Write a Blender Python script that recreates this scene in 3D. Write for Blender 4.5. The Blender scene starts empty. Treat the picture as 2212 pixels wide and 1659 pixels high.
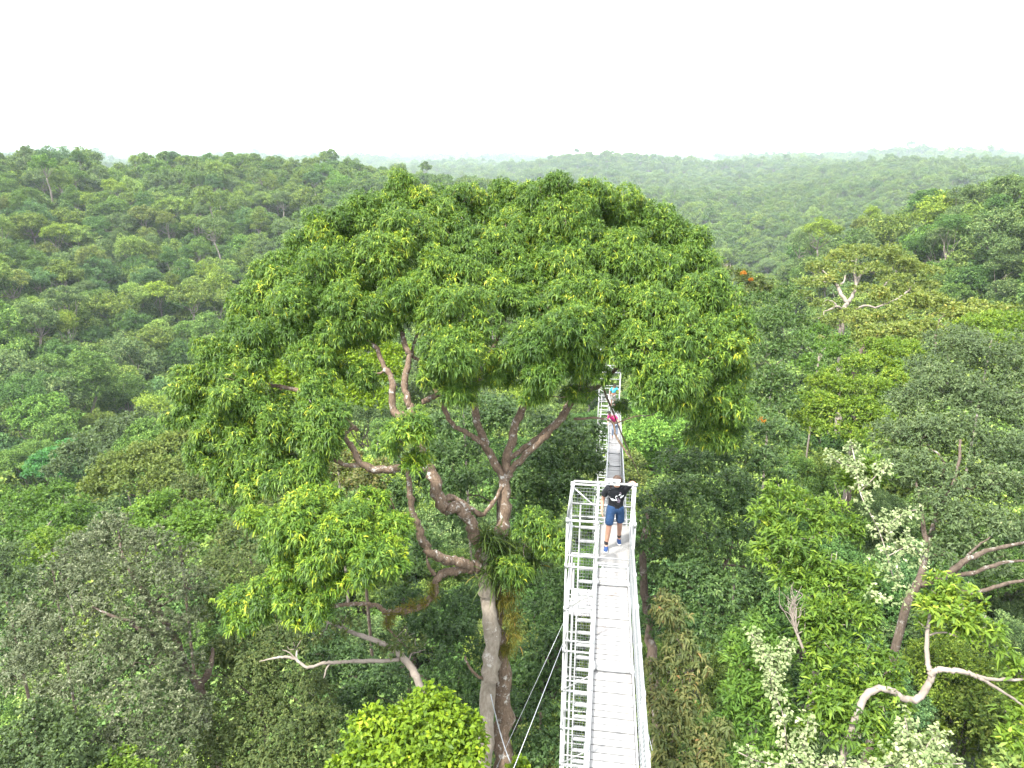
import bpy, math
import numpy as np
from mathutils import Vector

rng = np.random.default_rng(11)
sc = bpy.context.scene
COL = sc.collection
CZ = 52.0                       # camera height above the datum
PITCH = math.radians(18.37)
F = 1475.0                      # focal length in pixels of a 2212 px wide frame
CP, SP = math.cos(PITCH), math.sin(PITCH)


# ------------------------------------------------------------------ geometry of the view (photo pixel + real distance -> point)
def P(px, py, d):
    x = (px - 1106.0) / F * d
    y = -(py - 829.5) / F * d
    return np.array([x, y * SP + d * CP, CZ + y * CP - d * SP])


def proj(p):
    p = np.asarray(p, float)
    x, y, z = p[..., 0], p[..., 1], p[..., 2] - CZ
    d = y * CP - z * SP
    v = y * SP + z * CP
    d = np.where(np.abs(d) < 1e-3, 1e-3, d)
    return 1106.0 + x / d * F, 829.5 - v / d * F, d


def nrm(a):
    return a / np.maximum(np.linalg.norm(a, axis=-1, keepdims=True), 1e-9)


# ------------------------------------------------------------------ object helpers
def link(o, parent=None):
    COL.objects.link(o)
    if parent is not None:
        o.parent = parent
        o.matrix_parent_inverse.identity()
    return o


def tag(o, label=None, cat=None, group=None, kind=None):
    if label: o['label'] = label
    if cat: o['category'] = cat
    if group: o['group'] = group
    if kind: o['kind'] = kind
    return o


def empty(name, loc, label=None, cat=None, group=None):
    o = bpy.data.objects.new(name, None)
    o.empty_display_size = 0.2
    o.location = loc
    link(o)
    return tag(o, label, cat, group)


def np_mesh(name, V, F4, mat=None, tint=None, smooth=True, matidx=None):
    """mesh from vertex array and an (m,k) face array (k = 3 or 4) or a list of such arrays"""
    V = np.ascontiguousarray(V, np.float32)
    fl = F4 if isinstance(F4, list) else [F4]
    fl = [np.asarray(f, np.int32) for f in fl if len(f)]
    me = bpy.data.meshes.new(name)
    me.vertices.add(len(V))
    me.vertices.foreach_set('co', V.ravel())
    loops = np.concatenate([f.ravel() for f in fl])
    tot = np.concatenate([np.full(len(f), f.shape[1], np.int32) for f in fl])
    start = np.concatenate([[0], np.cumsum(tot)[:-1]]).astype(np.int32)
    me.loops.add(len(loops))
    me.loops.foreach_set('vertex_index', loops)
    me.polygons.add(len(tot))
    me.polygons.foreach_set('loop_start', start)
    try:
        me.polygons.foreach_set('loop_total', tot)
    except Exception:
        pass
    me.polygons.foreach_set('use_smooth', np.full(len(tot), smooth))
    if matidx is not None:
        me.polygons.foreach_set('material_index', np.asarray(matidx, np.int32))
    me.update(calc_edges=True)
    if tint is not None:
        a = me.attributes.new('tint', 'FLOAT', 'POINT')
        a.data.foreach_set('value', np.ascontiguousarray(tint, np.float32))
    if mat is not None:
        for m in (mat if isinstance(mat, (list, tuple)) else [mat]):
            me.materials.append(m)
    return me


def obj(name, me, parent=None, origin=None):
    """link a mesh whose coordinates are in world space; its origin is moved to the parent's base"""
    if origin is not None:
        n = len(me.vertices)
        co = np.empty(n * 3, np.float32)
        me.vertices.foreach_get('co', co)
        co = (co.reshape(-1, 3) - np.asarray(origin, np.float32)).ravel()
        me.vertices.foreach_set('co', co)
        me.update()
    o = bpy.data.objects.new(name, me)
    link(o, parent)
    if origin is not None and parent is None:
        o.location = origin
    return o


class MB:
    """collects tubes, boxes and quads, then becomes ONE mesh"""
    def __init__(s):
        s.V, s.Q, s.n = [], [], 0

    def add(s, V, Q):
        s.V.append(np.asarray(V, float)); s.Q.append(np.asarray(Q, np.int64) + s.n); s.n += len(V)

    def tube(s, a, b, r, r2=None, seg=8, caps=True):
        a, b = np.asarray(a, float), np.asarray(b, float)
        s.path([a, b], [r, r if r2 is None else r2], seg, caps)

    def path(s, pts, rad, seg=8, caps=True, bump=0.0):
        pts = np.asarray(pts, float); k = len(pts)
        rad = np.broadcast_to(np.asarray(rad, float), (k,))
        T = np.gradient(pts, axis=0) if k > 2 else np.repeat([pts[1] - pts[0]], 2, 0)
        T = nrm(T)
        ref = np.array([0.31, 0.17, 0.93]) if abs(T[0][2]) < .9 else np.array([1.0, 0.1, 0.0])
        A = np.empty_like(T)
        a = ref
        for i in range(k):
            a = a - T[i] * np.dot(a, T[i]); a = a / np.linalg.norm(a); A[i] = a
        B = np.cross(T, A)
        th = np.arange(seg) / seg * 2 * np.pi
        rr = rad[:, None] * np.ones(seg)[None]
        if bump:
            ph = rng.uniform(0, 6.28, 4)
            i = np.arange(k)[:, None]
            rr = rr * (1 + bump * np.sin(2 * th[None] + i * .9 + ph[0]) * np.sin(i * .63 + ph[1]) + bump * .8 * rng.normal(0, .5, rr.shape))
        V = pts[:, None] + rr[..., None] * (np.cos(th)[None, :, None] * A[:, None] + np.sin(th)[None, :, None] * B[:, None])
        V = V.reshape(-1, 3)
        i, j = np.meshgrid(np.arange(k - 1), np.arange(seg), indexing='ij')
        j2 = (j + 1) % seg
        Q = np.stack([i * seg + j, i * seg + j2, (i + 1) * seg + j2, (i + 1) * seg + j], -1).reshape(-1, 4)
        if caps:
            nv = len(V)
            V = np.concatenate([V, pts[:1], pts[-1:]])
            jj = np.arange(seg)
            c0 = np.stack([np.full(seg, nv), (jj + 1) % seg, jj, jj], -1)
            c1 = np.stack([np.full(seg, nv + 1), (k - 1) * seg + jj, (k - 1) * seg + (jj + 1) % seg, (k - 1) * seg + (jj + 1) % seg], -1)
            s.add(V, Q)
            s.capq = None
            s._tri(c0[:, :3], c1[:, :3], nv)
        else:
            s.add(V, Q)

    def _tri(s, c0, c1, nv):
        base = s.n - (nv + 2)
        if not hasattr(s, 'T'): s.T = []
        s.T.append(c0 + base); s.T.append(c1 + base)

    def box(s, c, ax, ay, az):
        """box from centre and three half-axis vectors"""
        c, ax, ay, az = map(lambda q: np.asarray(q, float), (c, ax, ay, az))
        V = [c + i * ax + j * ay + k * az for k in (-1, 1) for j in (-1, 1) for i in (-1, 1)]
        s.add(V, [[0, 2, 3, 1], [4, 5, 7, 6], [0, 1, 5, 4], [2, 6, 7, 3], [0, 4, 6, 2], [1, 3, 7, 5]])

    def mesh(s, name, mat, smooth=True):
        fl = [np.concatenate(s.Q)]
        if getattr(s, 'T', None): fl.append(np.concatenate(s.T))
        return np_mesh(name, np.concatenate(s.V), fl, mat, None, smooth)

    def build(s, name, mat, parent=None, origin=None, smooth=True):
        return obj(name, s.mesh(name, mat, smooth), parent, origin)


def spline(pts, n=6):
    """Catmull-Rom through control rows (any number of columns)"""
    p = np.asarray(pts, float)
    if len(p) < 3:
        t = np.linspace(0, 1, n + 1)[:, None]
        return p[:1] * (1 - t) + p[-1:] * t
    q = np.concatenate([2 * p[:1] - p[1:2], p, 2 * p[-1:] - p[-2:-1]])
    out = []
    for i in range(1, len(q) - 2):
        t = np.linspace(0, 1, n, endpoint=False)[:, None]
        a, b, c, d = q[i - 1], q[i], q[i + 1], q[i + 2]
        out.append(.5 * (2 * b + (c - a) * t + (2 * a - 5 * b + 4 * c - d) * t ** 2 + (3 * b - a - 3 * c + d) * t ** 3))
    out.append(p[-1:])
    return np.concatenate(out)


# ------------------------------------------------------------------ materials
def new_mat(name):
    m = bpy.data.materials.new(name)
    m.use_nodes = True
    nt = m.node_tree
    for n in list(nt.nodes):
        nt.nodes.remove(n)
    return m, nt, nt.nodes.new('ShaderNodeOutputMaterial')


def ramp(nt, stops, interp='LINEAR'):
    r = nt.nodes.new('ShaderNodeValToRGB')
    r.color_ramp.interpolation = interp
    e = r.color_ramp.elements
    while len(e) > 1: e.remove(e[-1])
    e[0].position, e[0].color = stops[0][0], (*stops[0][1], 1)
    for p, c in stops[1:]:
        k = e.new(p); k.color = (*c, 1)
    return r


def leaf_mat(name, stops, trans=.3, rough=.45, spec=.35, objcol=False, rnd=None, tcol=(1.5, 1.5, .5)):
    m, nt, out = new_mat(name)
    L = nt.links.new
    at = nt.nodes.new('ShaderNodeAttribute'); at.attribute_name = 'tint'
    r = ramp(nt, stops)
    L(at.outputs['Fac'], r.inputs[0])
    c = r.outputs[0]
    oi = nt.nodes.new('ShaderNodeObjectInfo')
    if objcol or rnd:
        mx = nt.nodes.new('ShaderNodeMix'); mx.data_type = 'RGBA'; mx.blend_type = 'MULTIPLY'
        mx.inputs[0].default_value = 1
        L(c, mx.inputs[6])
        if objcol:
            L(oi.outputs['Color'], mx.inputs[7])
        else:
            r2 = ramp(nt, rnd)
            L(oi.outputs['Random'], r2.inputs[0]); L(r2.outputs[0], mx.inputs[7])
        c = mx.outputs[2]
    p = nt.nodes.new('ShaderNodeBsdfPrincipled')
    p.inputs['Roughness'].default_value = rough + .08
    p.inputs['Specular IOR Level'].default_value = spec * .4
    L(c, p.inputs['Base Color'])
    t = nt.nodes.new('ShaderNodeBsdfTranslucent')
    tm = nt.nodes.new('ShaderNodeMix'); tm.data_type = 'RGBA'; tm.blend_type = 'MULTIPLY'; tm.inputs[0].default_value = 1
    tm.clamp_result = False
    tm.inputs[7].default_value = (*tcol, 1)
    L(c, tm.inputs[6]); L(tm.outputs[2], t.inputs['Color'])
    ms = nt.nodes.new('ShaderNodeMixShader'); ms.inputs[0].default_value = trans
    L(p.outputs[0], ms.inputs[1]); L(t.outputs[0], ms.inputs[2]); L(ms.outputs[0], out.inputs['Surface'])
    return m


def bark_mat(name, dark, mid, pale, scale=3.0, patch=.62, moss=None):
    m, nt, out = new_mat(name)
    L = nt.links.new
    tc = nt.nodes.new('ShaderNodeTexCoord')
    mp = nt.nodes.new('ShaderNodeMapping'); mp.inputs['Scale'].default_value = (1, 1, .35)
    L(tc.outputs['Object'], mp.inputs[0])
    n1 = nt.nodes.new('ShaderNodeTexNoise'); n1.inputs['Scale'].default_value = scale * 3; n1.inputs['Detail'].default_value = 8
    n1.inputs['Roughness'].default_value = .7
    L(mp.outputs[0], n1.inputs['Vector'])
    r1 = ramp(nt, [(.3, dark), (.65, mid)])
    L(n1.outputs['Fac'], r1.inputs[0])
    n2 = nt.nodes.new('ShaderNodeTexNoise'); n2.inputs['Scale'].default_value = scale; n2.inputs['Detail'].default_value = 6
    n2.inputs['Roughness'].default_value = .75
    L(tc.outputs['Object'], n2.inputs['Vector'])
    r2 = ramp(nt, [(patch - .04, (0, 0, 0)), (patch + .04, (1, 1, 1))])
    L(n2.outputs['Fac'], r2.inputs[0])
    mx = nt.nodes.new('ShaderNodeMix'); mx.data_type = 'RGBA'
    L(r2.outputs[0], mx.inputs[0]); L(r1.outputs[0], mx.inputs[6]); mx.inputs[7].default_value = (*pale, 1)
    c = mx.outputs[2]
    if moss:
        n3 = nt.nodes.new('ShaderNodeTexNoise'); n3.inputs['Scale'].default_value = scale * .6; n3.inputs['Detail'].default_value = 4
        L(tc.outputs['Object'], n3.inputs['Vector'])
        r3 = ramp(nt, [(.56, (0, 0, 0)), (.66, (1, 1, 1))]); L(n3.outputs['Fac'], r3.inputs[0])
        m3 = nt.nodes.new('ShaderNodeMix'); m3.data_type = 'RGBA'
        L(r3.outputs[0], m3.inputs[0]); L(c, m3.inputs[6]); m3.inputs[7].default_value = (*moss, 1)
        c = m3.outputs[2]
    p = nt.nodes.new('ShaderNodeBsdfPrincipled'); p.inputs['Roughness'].default_value = .9
    p.inputs['Specular IOR Level'].default_value = .15
    L(c, p.inputs['Base Color'])
    b = nt.nodes.new('ShaderNodeBump'); b.inputs['Strength'].default_value = .6; b.inputs['Distance'].default_value = .03
    L(n1.outputs['Fac'], b.inputs['Height']); L(b.outputs[0], p.inputs['Normal'])
    L(p.outputs[0], out.inputs['Surface'])
    return m


def plain_mat(name, col, rough=.5, metal=0.0, noise=0.0, nscale=20.0, spec=.4, dirt=None, dscale=3.0):
    m, nt, out = new_mat(name)
    L = nt.links.new
    p = nt.nodes.new('ShaderNodeBsdfPrincipled')
    p.inputs['Roughness'].default_value = rough; p.inputs['Metallic'].default_value = metal
    p.inputs['Specular IOR Level'].default_value = spec
    tc = nt.nodes.new('ShaderNodeTexCoord')
    n = nt.nodes.new('ShaderNodeTexNoise'); n.inputs['Scale'].default_value = nscale; n.inputs['Detail'].default_value = 5
    L(tc.outputs['Object'], n.inputs['Vector'])
    lo = tuple(max(0, c * (1 - noise)) for c in col); hi = tuple(min(1, c * (1 + noise)) for c in col)
    r = ramp(nt, [(.3, lo), (.7, hi)]); L(n.outputs['Fac'], r.inputs[0])
    c = r.outputs[0]
    if dirt:
        n2 = nt.nodes.new('ShaderNodeTexNoise'); n2.inputs['Scale'].default_value = dscale; n2.inputs['Detail'].default_value = 9
        n2.inputs['Roughness'].default_value = .75
        L(tc.outputs['Object'], n2.inputs['Vector'])
        r2 = ramp(nt, [(.54, (0, 0, 0)), (.72, (1, 1, 1))]); L(n2.outputs['Fac'], r2.inputs[0])
        mx = nt.nodes.new('ShaderNodeMix'); mx.data_type = 'RGBA'
        L(r2.outputs[0], mx.inputs[0]); L(c, mx.inputs[6]); mx.inputs[7].default_value = (*dirt, 1)
        c = mx.outputs[2]
    L(c, p.inputs['Base Color'])
    L(p.outputs[0], out.inputs['Surface'])
    return m


# ------------------------------------------------------------------ foliage
def noise3(p, seed, f=1.0):
    r = np.random.default_rng(seed)
    s = np.zeros(len(p))
    for k in range(5):
        w = r.normal(0, 1, 3) * f * (1 + .6 * k); ph = r.uniform(0, 6.28)
        s += np.sin(p @ w + ph) / (1 + .5 * k)
    return s / 2.4


def sublobes(L, per, frac, seed=0, zmin=-.35, flat=1.0):
    """every lobe (x,y,z,rx,ry,rz) broken into smaller bulges over its surface"""
    r = np.random.default_rng(seed)
    out = []
    for l in L:
        k = max(3, int(round(per * r.uniform(.8, 1.2))))
        d = nrm(r.normal(0, 1, (k * 4, 3))); d = d[d[:, 2] > zmin][:k]
        c = l[:3] + d * l[3:] * r.uniform(.55, .85, (len(d), 1))
        f = frac * r.uniform(.7, 1.3, (len(d), 1))
        out.append(np.concatenate([c, np.repeat(l[None, 3:], len(d), 0) * f * np.array([1, 1, flat])], 1))
        out.append(np.concatenate([l[:3], l[3:] * .72])[None])
    return np.concatenate(out)


def foliage(L, tufts, per, length, width, seed=0, long=True, droop=.6, out_w=.45, up_w=.25, shell=.45, zmin=-.4, jit=.18, lum=.5, tvar=.18):
    """leaves in tufts over lobes; returns vertices, quads, tint"""
    r = np.random.default_rng(seed)
    L = np.asarray(L, float)
    area = (L[:, 3] * L[:, 4] + L[:, 3] * L[:, 5] + L[:, 4] * L[:, 5])
    idx = r.choice(len(L), int(tufts * 1.35), p=area / area.sum())
    d = nrm(r.normal(0, 1, (len(idx), 3)))
    keep = (d[:, 2] > zmin) | (r.random(len(idx)) < .15)
    idx, d = idx[keep][:tufts], d[keep][:tufts]
    n = len(idx)
    C, R = L[idx, :3], L[idx, 3:]
    rad = 1 - shell * r.random(n) ** 2.2
    rad *= 1 + .16 * noise3(C + d * R, seed + 1, 2.2 / max(L[:, 3].mean(), .05))
    pos = C + d * R * rad[:, None]
    nor = nrm(d / R)
    lobet = r.normal(0, 1, len(L))[idx]
    base = np.repeat(pos, per, 0)
    N = np.repeat(nor, per, 0)
    m = len(base)
    tz = r.normal(0, 1, (m, 3))
    dirv = nrm(N * out_w + nrm(tz) * 1.0 + np.array([0, 0, up_w]))
    base = base + nrm(r.normal(0, 1, (m, 3))) * jit * length * r.random((m, 1)) * 2
    Ls = length * r.uniform(.65, 1.2, (m, 1)); Ws = width * r.uniform(.75, 1.25, (m, 1))
    ref = nrm(N * .6 + np.array([0, 0, 1.0]) + r.normal(0, .35, (m, 3)))
    side = nrm(np.cross(dirv, ref))
    Z = np.array([0, 0, 1.0])
    tuft_t = np.repeat(r.normal(0, 1, n), per)
    t = lum + tvar * (.55 * tuft_t + .45 * np.repeat(lobet, per) * .8 + .7 * r.normal(0, 1, m))
    if long:
        dr = droop * r.uniform(.6, 1.3, (m, 1))
        p1 = base + dirv * Ls * .45 - Z * dr * Ls * .10
        p2 = base + dirv * Ls * .80 - Z * dr * Ls * .55
        V = np.stack([base - side * Ws * .2, base + side * Ws * .2, p1 + side * Ws * .5, p1 - side * Ws * .5,
                      p2 + side * Ws * .16, p2 - side * Ws * .16], 1)
        b = np.arange(m)[:, None] * 6
        Q = np.concatenate([b + np.array([[0, 1, 2, 3]]), b + np.array([[3, 2, 4, 5]])])
        tt = np.repeat(t, 6)
    else:
        tip = base + dirv * Ls - Z * droop * Ls * .35
        mid = base + dirv * Ls * .48
        lift = ref * Ws * .12
        V = np.stack([base, mid + side * Ws * .5 + lift, tip, mid - side * Ws * .5 + lift], 1)
        b = np.arange(m)[:, None] * 4
        Q = b + np.array([[0, 1, 2, 3]])
        tt = np.repeat(t, 4)
    return V.reshape(-1, 3), Q, np.clip(tt, 0, 1)


def lobes_px(rows, flat=.8, deep=1.0):
    """(photo x, photo y, radius px, distance) -> ellipsoids in metres"""
    out = []
    for r in rows:
        px, py, rp, d = r[:4]
        c = P(px, py, d); m = rp / F * d
        out.append([*c, m, m * deep, m * flat])
    return np.array(out)


def branch_to(mb, a, b, r0, r1, sag=.12, seg=6, seed=0):
    r = np.random.default_rng(seed)
    a, b = np.asarray(a, float), np.asarray(b, float)
    L = np.linalg.norm(b - a)
    m1 = a * .66 + b * .34 + r.normal(0, .09, 3) * L - np.array([0, 0, sag * L * .6])
    m2 = a * .33 + b * .67 + r.normal(0, .09, 3) * L - np.array([0, 0, sag * L * .8])
    pts = spline([a, m1, m2, b], 4)
    mb.path(pts, np.linspace(r0, r1, len(pts)), seg, True, .06)
    return pts


# ------------------------------------------------------------------ terrain: canopy height (relative to the camera) by bearing and distance
def zc(px, py, d):                       # height of a canopy point seen at photo (px,py) at ground distance d
    v = P(px, py, 1.0) - np.array([0, 0, CZ])
    return v[2] / math.hypot(v[0], v[1]) * d


COLS = {
    -500: [(20, -30), (50, -38), (90, -55), (130, zc(0, 1010, 130)), (200, -52), (280, -32), (330, -10), (400, 14), (520, 10), (800, -40), (1600, -45), (3000, -30), (9000, -40)],
    0: [(20, -26), (45, -30), (80, -42), (125, zc(0, 1030, 125)), (155, zc(0, 905, 155)), (185, zc(0, 800, 185)), (215, zc(0, 700, 215)), (250, zc(0, 600, 250)),
        (290, zc(0, 500, 290)), (350, zc(0, 400, 350)), (430, zc(0, 318, 430)), (560, -5), (800, -45), (1600, -45), (3000, -25), (9000, -40)],
    300: [(20, -25), (45, -27), (80, -36), (125, -62), (155, zc(300, 905, 155)), (185, zc(300, 800, 185)), (215, zc(300, 700, 215)), (250, zc(300, 600, 250)),
          (300, zc(300, 500, 300)), (360, zc(300, 410, 360)), (440, zc(300, 345, 440)), (560, -12), (800, -45), (1600, -45), (3000, -25), (9000, -40)],
    600: [(20, -25), (45, -25), (80, -32), (125, -58), (155, -58), (185, -56), (215, zc(600, 700, 215)), (250, zc(600, 600, 250)),
          (310, zc(600, 500, 310)), (380, zc(600, 410, 380)), (470, zc(600, 342, 470)), (600, -12), (800, -45), (1600, -45), (3000, -28), (9000, -40)],
    850: [(20, -25), (45, -25), (80, -32), (125, -52), (200, -58), (260, zc(850, 590, 260)), (330, zc(850, 490, 330)), (420, zc(850, 410, 420)), (520, zc(850, 368, 520)),
          (650, -20), (850, -50), (1600, -45), (3000, -25), (9000, -28)],
    1050: [(20, -25), (45, -25), (80, -32), (125, -48), (200, -62), (300, -60), (420, zc(1050, 450, 420)), (560, zc(1050, 392, 560)), (700, -32), (950, -50), (1400, -35), (2200, -30), (3500, -22), (9000, -24)],
    1250: [(20, -25), (45, -25), (80, -34), (125, -48), (200, -62), (400, -75), (700, -66), (1000, zc(1250, 398, 1000)), (1500, -35), (2200, -32), (3500, -22), (9000, -24)],
    1500: [(20, -24), (45, -22), (80, -30), (125, -44), (200, -58), (330, -74), (440, -76), (480, zc(1500, 555, 480)), (600, zc(1500, 500, 600)), (800, zc(1500, 445, 800)),
           (1200, zc(1500, 395, 1200)), (2000, zc(1500, 366, 2000)), (3500, -22), (9000, -24)],
    1600: [(20, -24), (45, -20), (80, -27), (125, -38), (200, -50), (270, zc(1600, 590, 270)), (310, -68), (440, -78), (490, zc(1600, 560, 490)), (620, zc(1600, 500, 620)), (800, zc(1600, 445, 800)),
           (1200, zc(1600, 393, 1200)), (2000, zc(1600, 364, 2000)), (3500, -18), (9000, -26)],
    1750: [(20, -24), (45, -20), (80, -26), (125, -36), (170, -40), (210, zc(1750, 570, 210)), (260, zc(1750, 500, 260)), (330, -42), (500, -62), (800, zc(1750, 440, 800)),
           (1200, zc(1750, 390, 1200)), (2000, zc(1750, 358, 2000)), (3500, -12), (9000, -26)],
    2000: [(20, -24), (45, -20), (80, -25), (110, -36), (150, zc(2000, 630, 150)), (180, zc(2000, 515, 180)), (225, zc(2000, 392, 225)), (300, -25), (500, -55), (800, -50),
           (1200, zc(2000, 390, 1200)), (2000, zc(2000, 352, 2000)), (3500, 0), (9000, -26)],
    2212: [(20, -24), (45, -20), (80, -24), (110, -33), (140, zc(2212, 620, 140)), (165, zc(2212, 445, 165)), (200, zc(2212, 322, 200)), (300, -12), (500, -50), (800, -48),
           (1200, zc(2212, 380, 1200)), (2000, zc(2212, 346, 2000)), (3500, 8), (9000, -26)],
    2700: [(20, -24), (45, -20), (80, -24), (110, -30), (140, -24), (170, -8), (210, 4), (300, 2), (500, -45), (800, -45), (1200, -20), (2000, 0), (3500, 8), (9000, -26)],
}
GD = np.exp(np.linspace(math.log(3), math.log(9000), 150))
AZ, TAB = [], []
for k in sorted(COLS):
    AZ.append(math.atan2((k - 1106) / F, 1.0 / 1.0 * (CP)))
    t = np.array(COLS[k])
    TAB.append(np.interp(np.log(GD), np.log(t[:, 0]), t[:, 1]))
AZ = np.array([-math.pi, -2.0] + AZ + [2.0, math.pi]); TAB = np.array([TAB[-1] * .5 + TAB[0] * .5, TAB[0]] + TAB + [TAB[-1], TAB[-1] * .5 + TAB[0] * .5])
GA = np.linspace(-math.pi, math.pi, 721)
GRID = np.array([np.interp(GA, AZ, TAB[:, j]) for j in range(len(GD))]).T
ker = np.exp(-np.linspace(-2, 2, 13) ** 2); ker /= ker.sum()
GRID = np.apply_along_axis(lambda c: np.convolve(np.pad(c, 6, mode='wrap'), ker, 'valid'), 0, GRID)


def ridge(x, y):
    d = np.hypot(x, y)
    p = np.stack([x, y], -1)
    s = (np.sin(x / 310 + 1.3 + np.sin(y / 450)) * np.sin(y / 260 + .4 + .8 * np.sin(x / 700)) * 1.0 + .6 * np.sin(x / 130 + y / 170 + 2) * np.sin(y / 120 - x / 260))
    far = np.clip((d - 600) / 800, 0, 1) * np.interp(d, [0, 2500, 9000], [24, 27, 26])
    s2 = np.sin(x / 23 + 1) * np.sin(y / 29 + 2) + .7 * np.sin(x / 11 + y / 13)
    return s * far + s2 * np.clip((d - 60) / 100, 0, 1) * 1.5


def canopy_z(x, y):
    d = np.clip(np.hypot(x, y), 3.01, 8990); a = np.arctan2(x, y)
    fi = (a + math.pi) / (2 * math.pi) * 720; fj = (np.log(d) - math.log(3)) / (math.log(9000) - math.log(3)) * 149
    i = np.clip(fi.astype(int), 0, 719); j = np.clip(fj.astype(int), 0, 148)
    u, v = fi - i, fj - j
    z = (GRID[i, j] * (1 - u) + GRID[i + 1, j] * u) * (1 - v) + (GRID[i, j + 1] * (1 - u) + GRID[i + 1, j + 1] * u) * v
    return CZ + z + ridge(x, y)


def tree_h(x, y):
    return 21.0


def ground_z(x, y):
    x, y = np.asarray(x, float), np.asarray(y, float)
    return canopy_z(x, y) - 21.0


M_ground = plain_mat('forest_floor', (.022, .032, .012), .95, 0, .5, .6)
gd = np.exp(np.linspace(math.log(3), math.log(8950), 170)); ga = np.linspace(-math.pi, math.pi, 361)
gx, gy = np.sin(ga)[:, None] * gd[None], np.cos(ga)[:, None] * gd[None]
gV = np.stack([gx, gy, ground_z(gx, gy)], -1).reshape(-1, 3)
ii, jj = np.meshgrid(np.arange(360), np.arange(169), indexing='ij')
gQ = np.stack([ii * 170 + jj, ii * 170 + jj + 1, (ii + 1) * 170 + jj + 1, (ii + 1) * 170 + jj], -1).reshape(-1, 4)
# close the hole under the camera
cV = np.array([[0, 0, float(ground_z(0.01, 3.0))]])
cT = np.array([[len(gV), i * 170, (i + 1) * 170] for i in range(360)])
g = obj('ground', np_mesh('ground', np.concatenate([gV, cV]), [gQ, cT], M_ground))
tag(g, 'brown forest floor sloping into the valley beneath the trees', 'ground', kind='structure')

# far hills on the horizon
M_hill = plain_mat('far_hill_forest', (.045, .075, .03), .95, 0, .5, .01)
def hills(name, pts, dist, base, label):
    pts = spline(pts, 14)
    V = []
    for k, (px, py) in enumerate(pts):
        v = P(px, py, 1.0) - np.array([0, 0, CZ]); v = v / math.hypot(v[0], v[1])
        top = v[2] * dist * (1 + .0) + rng.normal(0, 3)
        for dd, hh in ((-1400, base), (-700, base * .55 + top * .45), (-200, top * .93 + base * .07), (0, top), (500, base)):
            V.append([v[0] * (dist + dd), v[1] * (dist + dd), CZ + hh])
    V = np.array(V); n = len(pts)
    Q = np.array([[i * 5 + j, (i + 1) * 5 + j, (i + 1) * 5 + j + 1, i * 5 + j + 1] for i in range(n - 1) for j in range(4)])
    o = obj(name, np_mesh(name, V, Q, M_hill))
    return tag(o, label, 'hills', kind='structure')


hills('hills', [(-150, 335), (30, 318), (110, 314), (200, 316), (300, 318), (380, 317), (450, 326), (540, 328), (640, 336), (720, 343)], 6500, -60, 'pale blue hills fading into haze beyond the ridge')
hills('hills', [(1040, 348), (1090, 345), (1130, 343), (1180, 347), (1240, 349), (1330, 352)], 5200, -50, 'hazy blue hill on the skyline above the tallest tree')
hills('hills', [(1900, 341), (1990, 334), (2080, 329), (2170, 331), (2260, 328), (2380, 332)], 5600, -60, 'faint blue hills behind the wooded spur')

# ------------------------------------------------------------------ forest
G_STOPS = [(0.0, (.020, .038, .011)), (.40, (.062, .104, .030)), (.70, (.15, .205, .058)), (1.0, (.28, .31, .10))]
M_fl_obj = leaf_mat('forest_leaf', G_STOPS, .14, .55, .25, objcol=True)
RND = [(0.0, (.8, 1.0, 1.05)), (.16, (1.3, 1.3, 1.2)), (.32, (.95, 1.12, 1.1)), (.45, (1.5, 1.45, 1.0)), (.58, (1.0, 1.2, .95)), (.7, (1.7, 1.7, 1.15)), (.8, (1.5, 1.45, 1.3)), (.88, (.9, 1.05, .9)), (1.0, (1.45, 1.55, 1.3))]
M_fl_gn = leaf_mat('mass_forest_leaf', G_STOPS, .14, .55, .25, rnd=RND)
M_bark_far = bark_mat('pale_forest_bark', (.13, .11, .09), (.22, .195, .165), (.32, .30, .27), 1.2, .6)

M_bark_dim = bark_mat('dark_forest_bark', (.05, .04, .03), (.11, .09, .07), (.2, .19, .17), 1.6, .64)
SHAPES = ['round', 'domed', 'lumpy', 'tall', 'open', 'billowing']
def crown_lobes(shape, seed):
    """lobes of a crown about 1 unit in radius, top near z = 0"""
    r = np.random.default_rng(seed)
    L = []
    if shape == 'billowing':
        n, rx, rz, zc0, lr = 11, .66, .62, -.85, .44
    elif shape == 'round':
        n, rx, rz, zc0, lr = 15, .72, .66, -.85, .34
    elif shape == 'domed':
        n, rx, rz, zc0, lr = 18, .80, .52, -.7, .29
    elif shape == 'flat-topped':
        n, rx, rz, zc0, lr = 18, .85, .22, -.42, .28
    elif shape == 'tall':
        n, rx, rz, zc0, lr = 20, .55, 1.0, -1.25, .34
    elif shape == 'open':
        n, rx, rz, zc0, lr = 13, .80, .55, -.75, .27
    else:
        n, rx, rz, zc0, lr = 12, .72, .74, -.95, .36
    d = nrm(r.normal(0, 1, (n * 5, 3)))
    d = d[d[:, 2] > -.35]
    # spread them apart
    pick = [d[0]]
    for _ in range(n - 1):
        dd = np.min([np.linalg.norm(d - q, axis=1) for q in pick], 0) * r.uniform(.75, 1, len(d))
        pick.append(d[int(np.argmax(dd))])
    for q in pick:
        s = lr * r.uniform(.72, 1.3)
        L.append([q[0] * rx, q[1] * rx, zc0 + q[2] * rz + r.normal(0, .05), s, s, s * .8])
    L.append([0, 0, zc0, rx * .75, rx * .75, rz * .7])
    return np.array(L)


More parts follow.
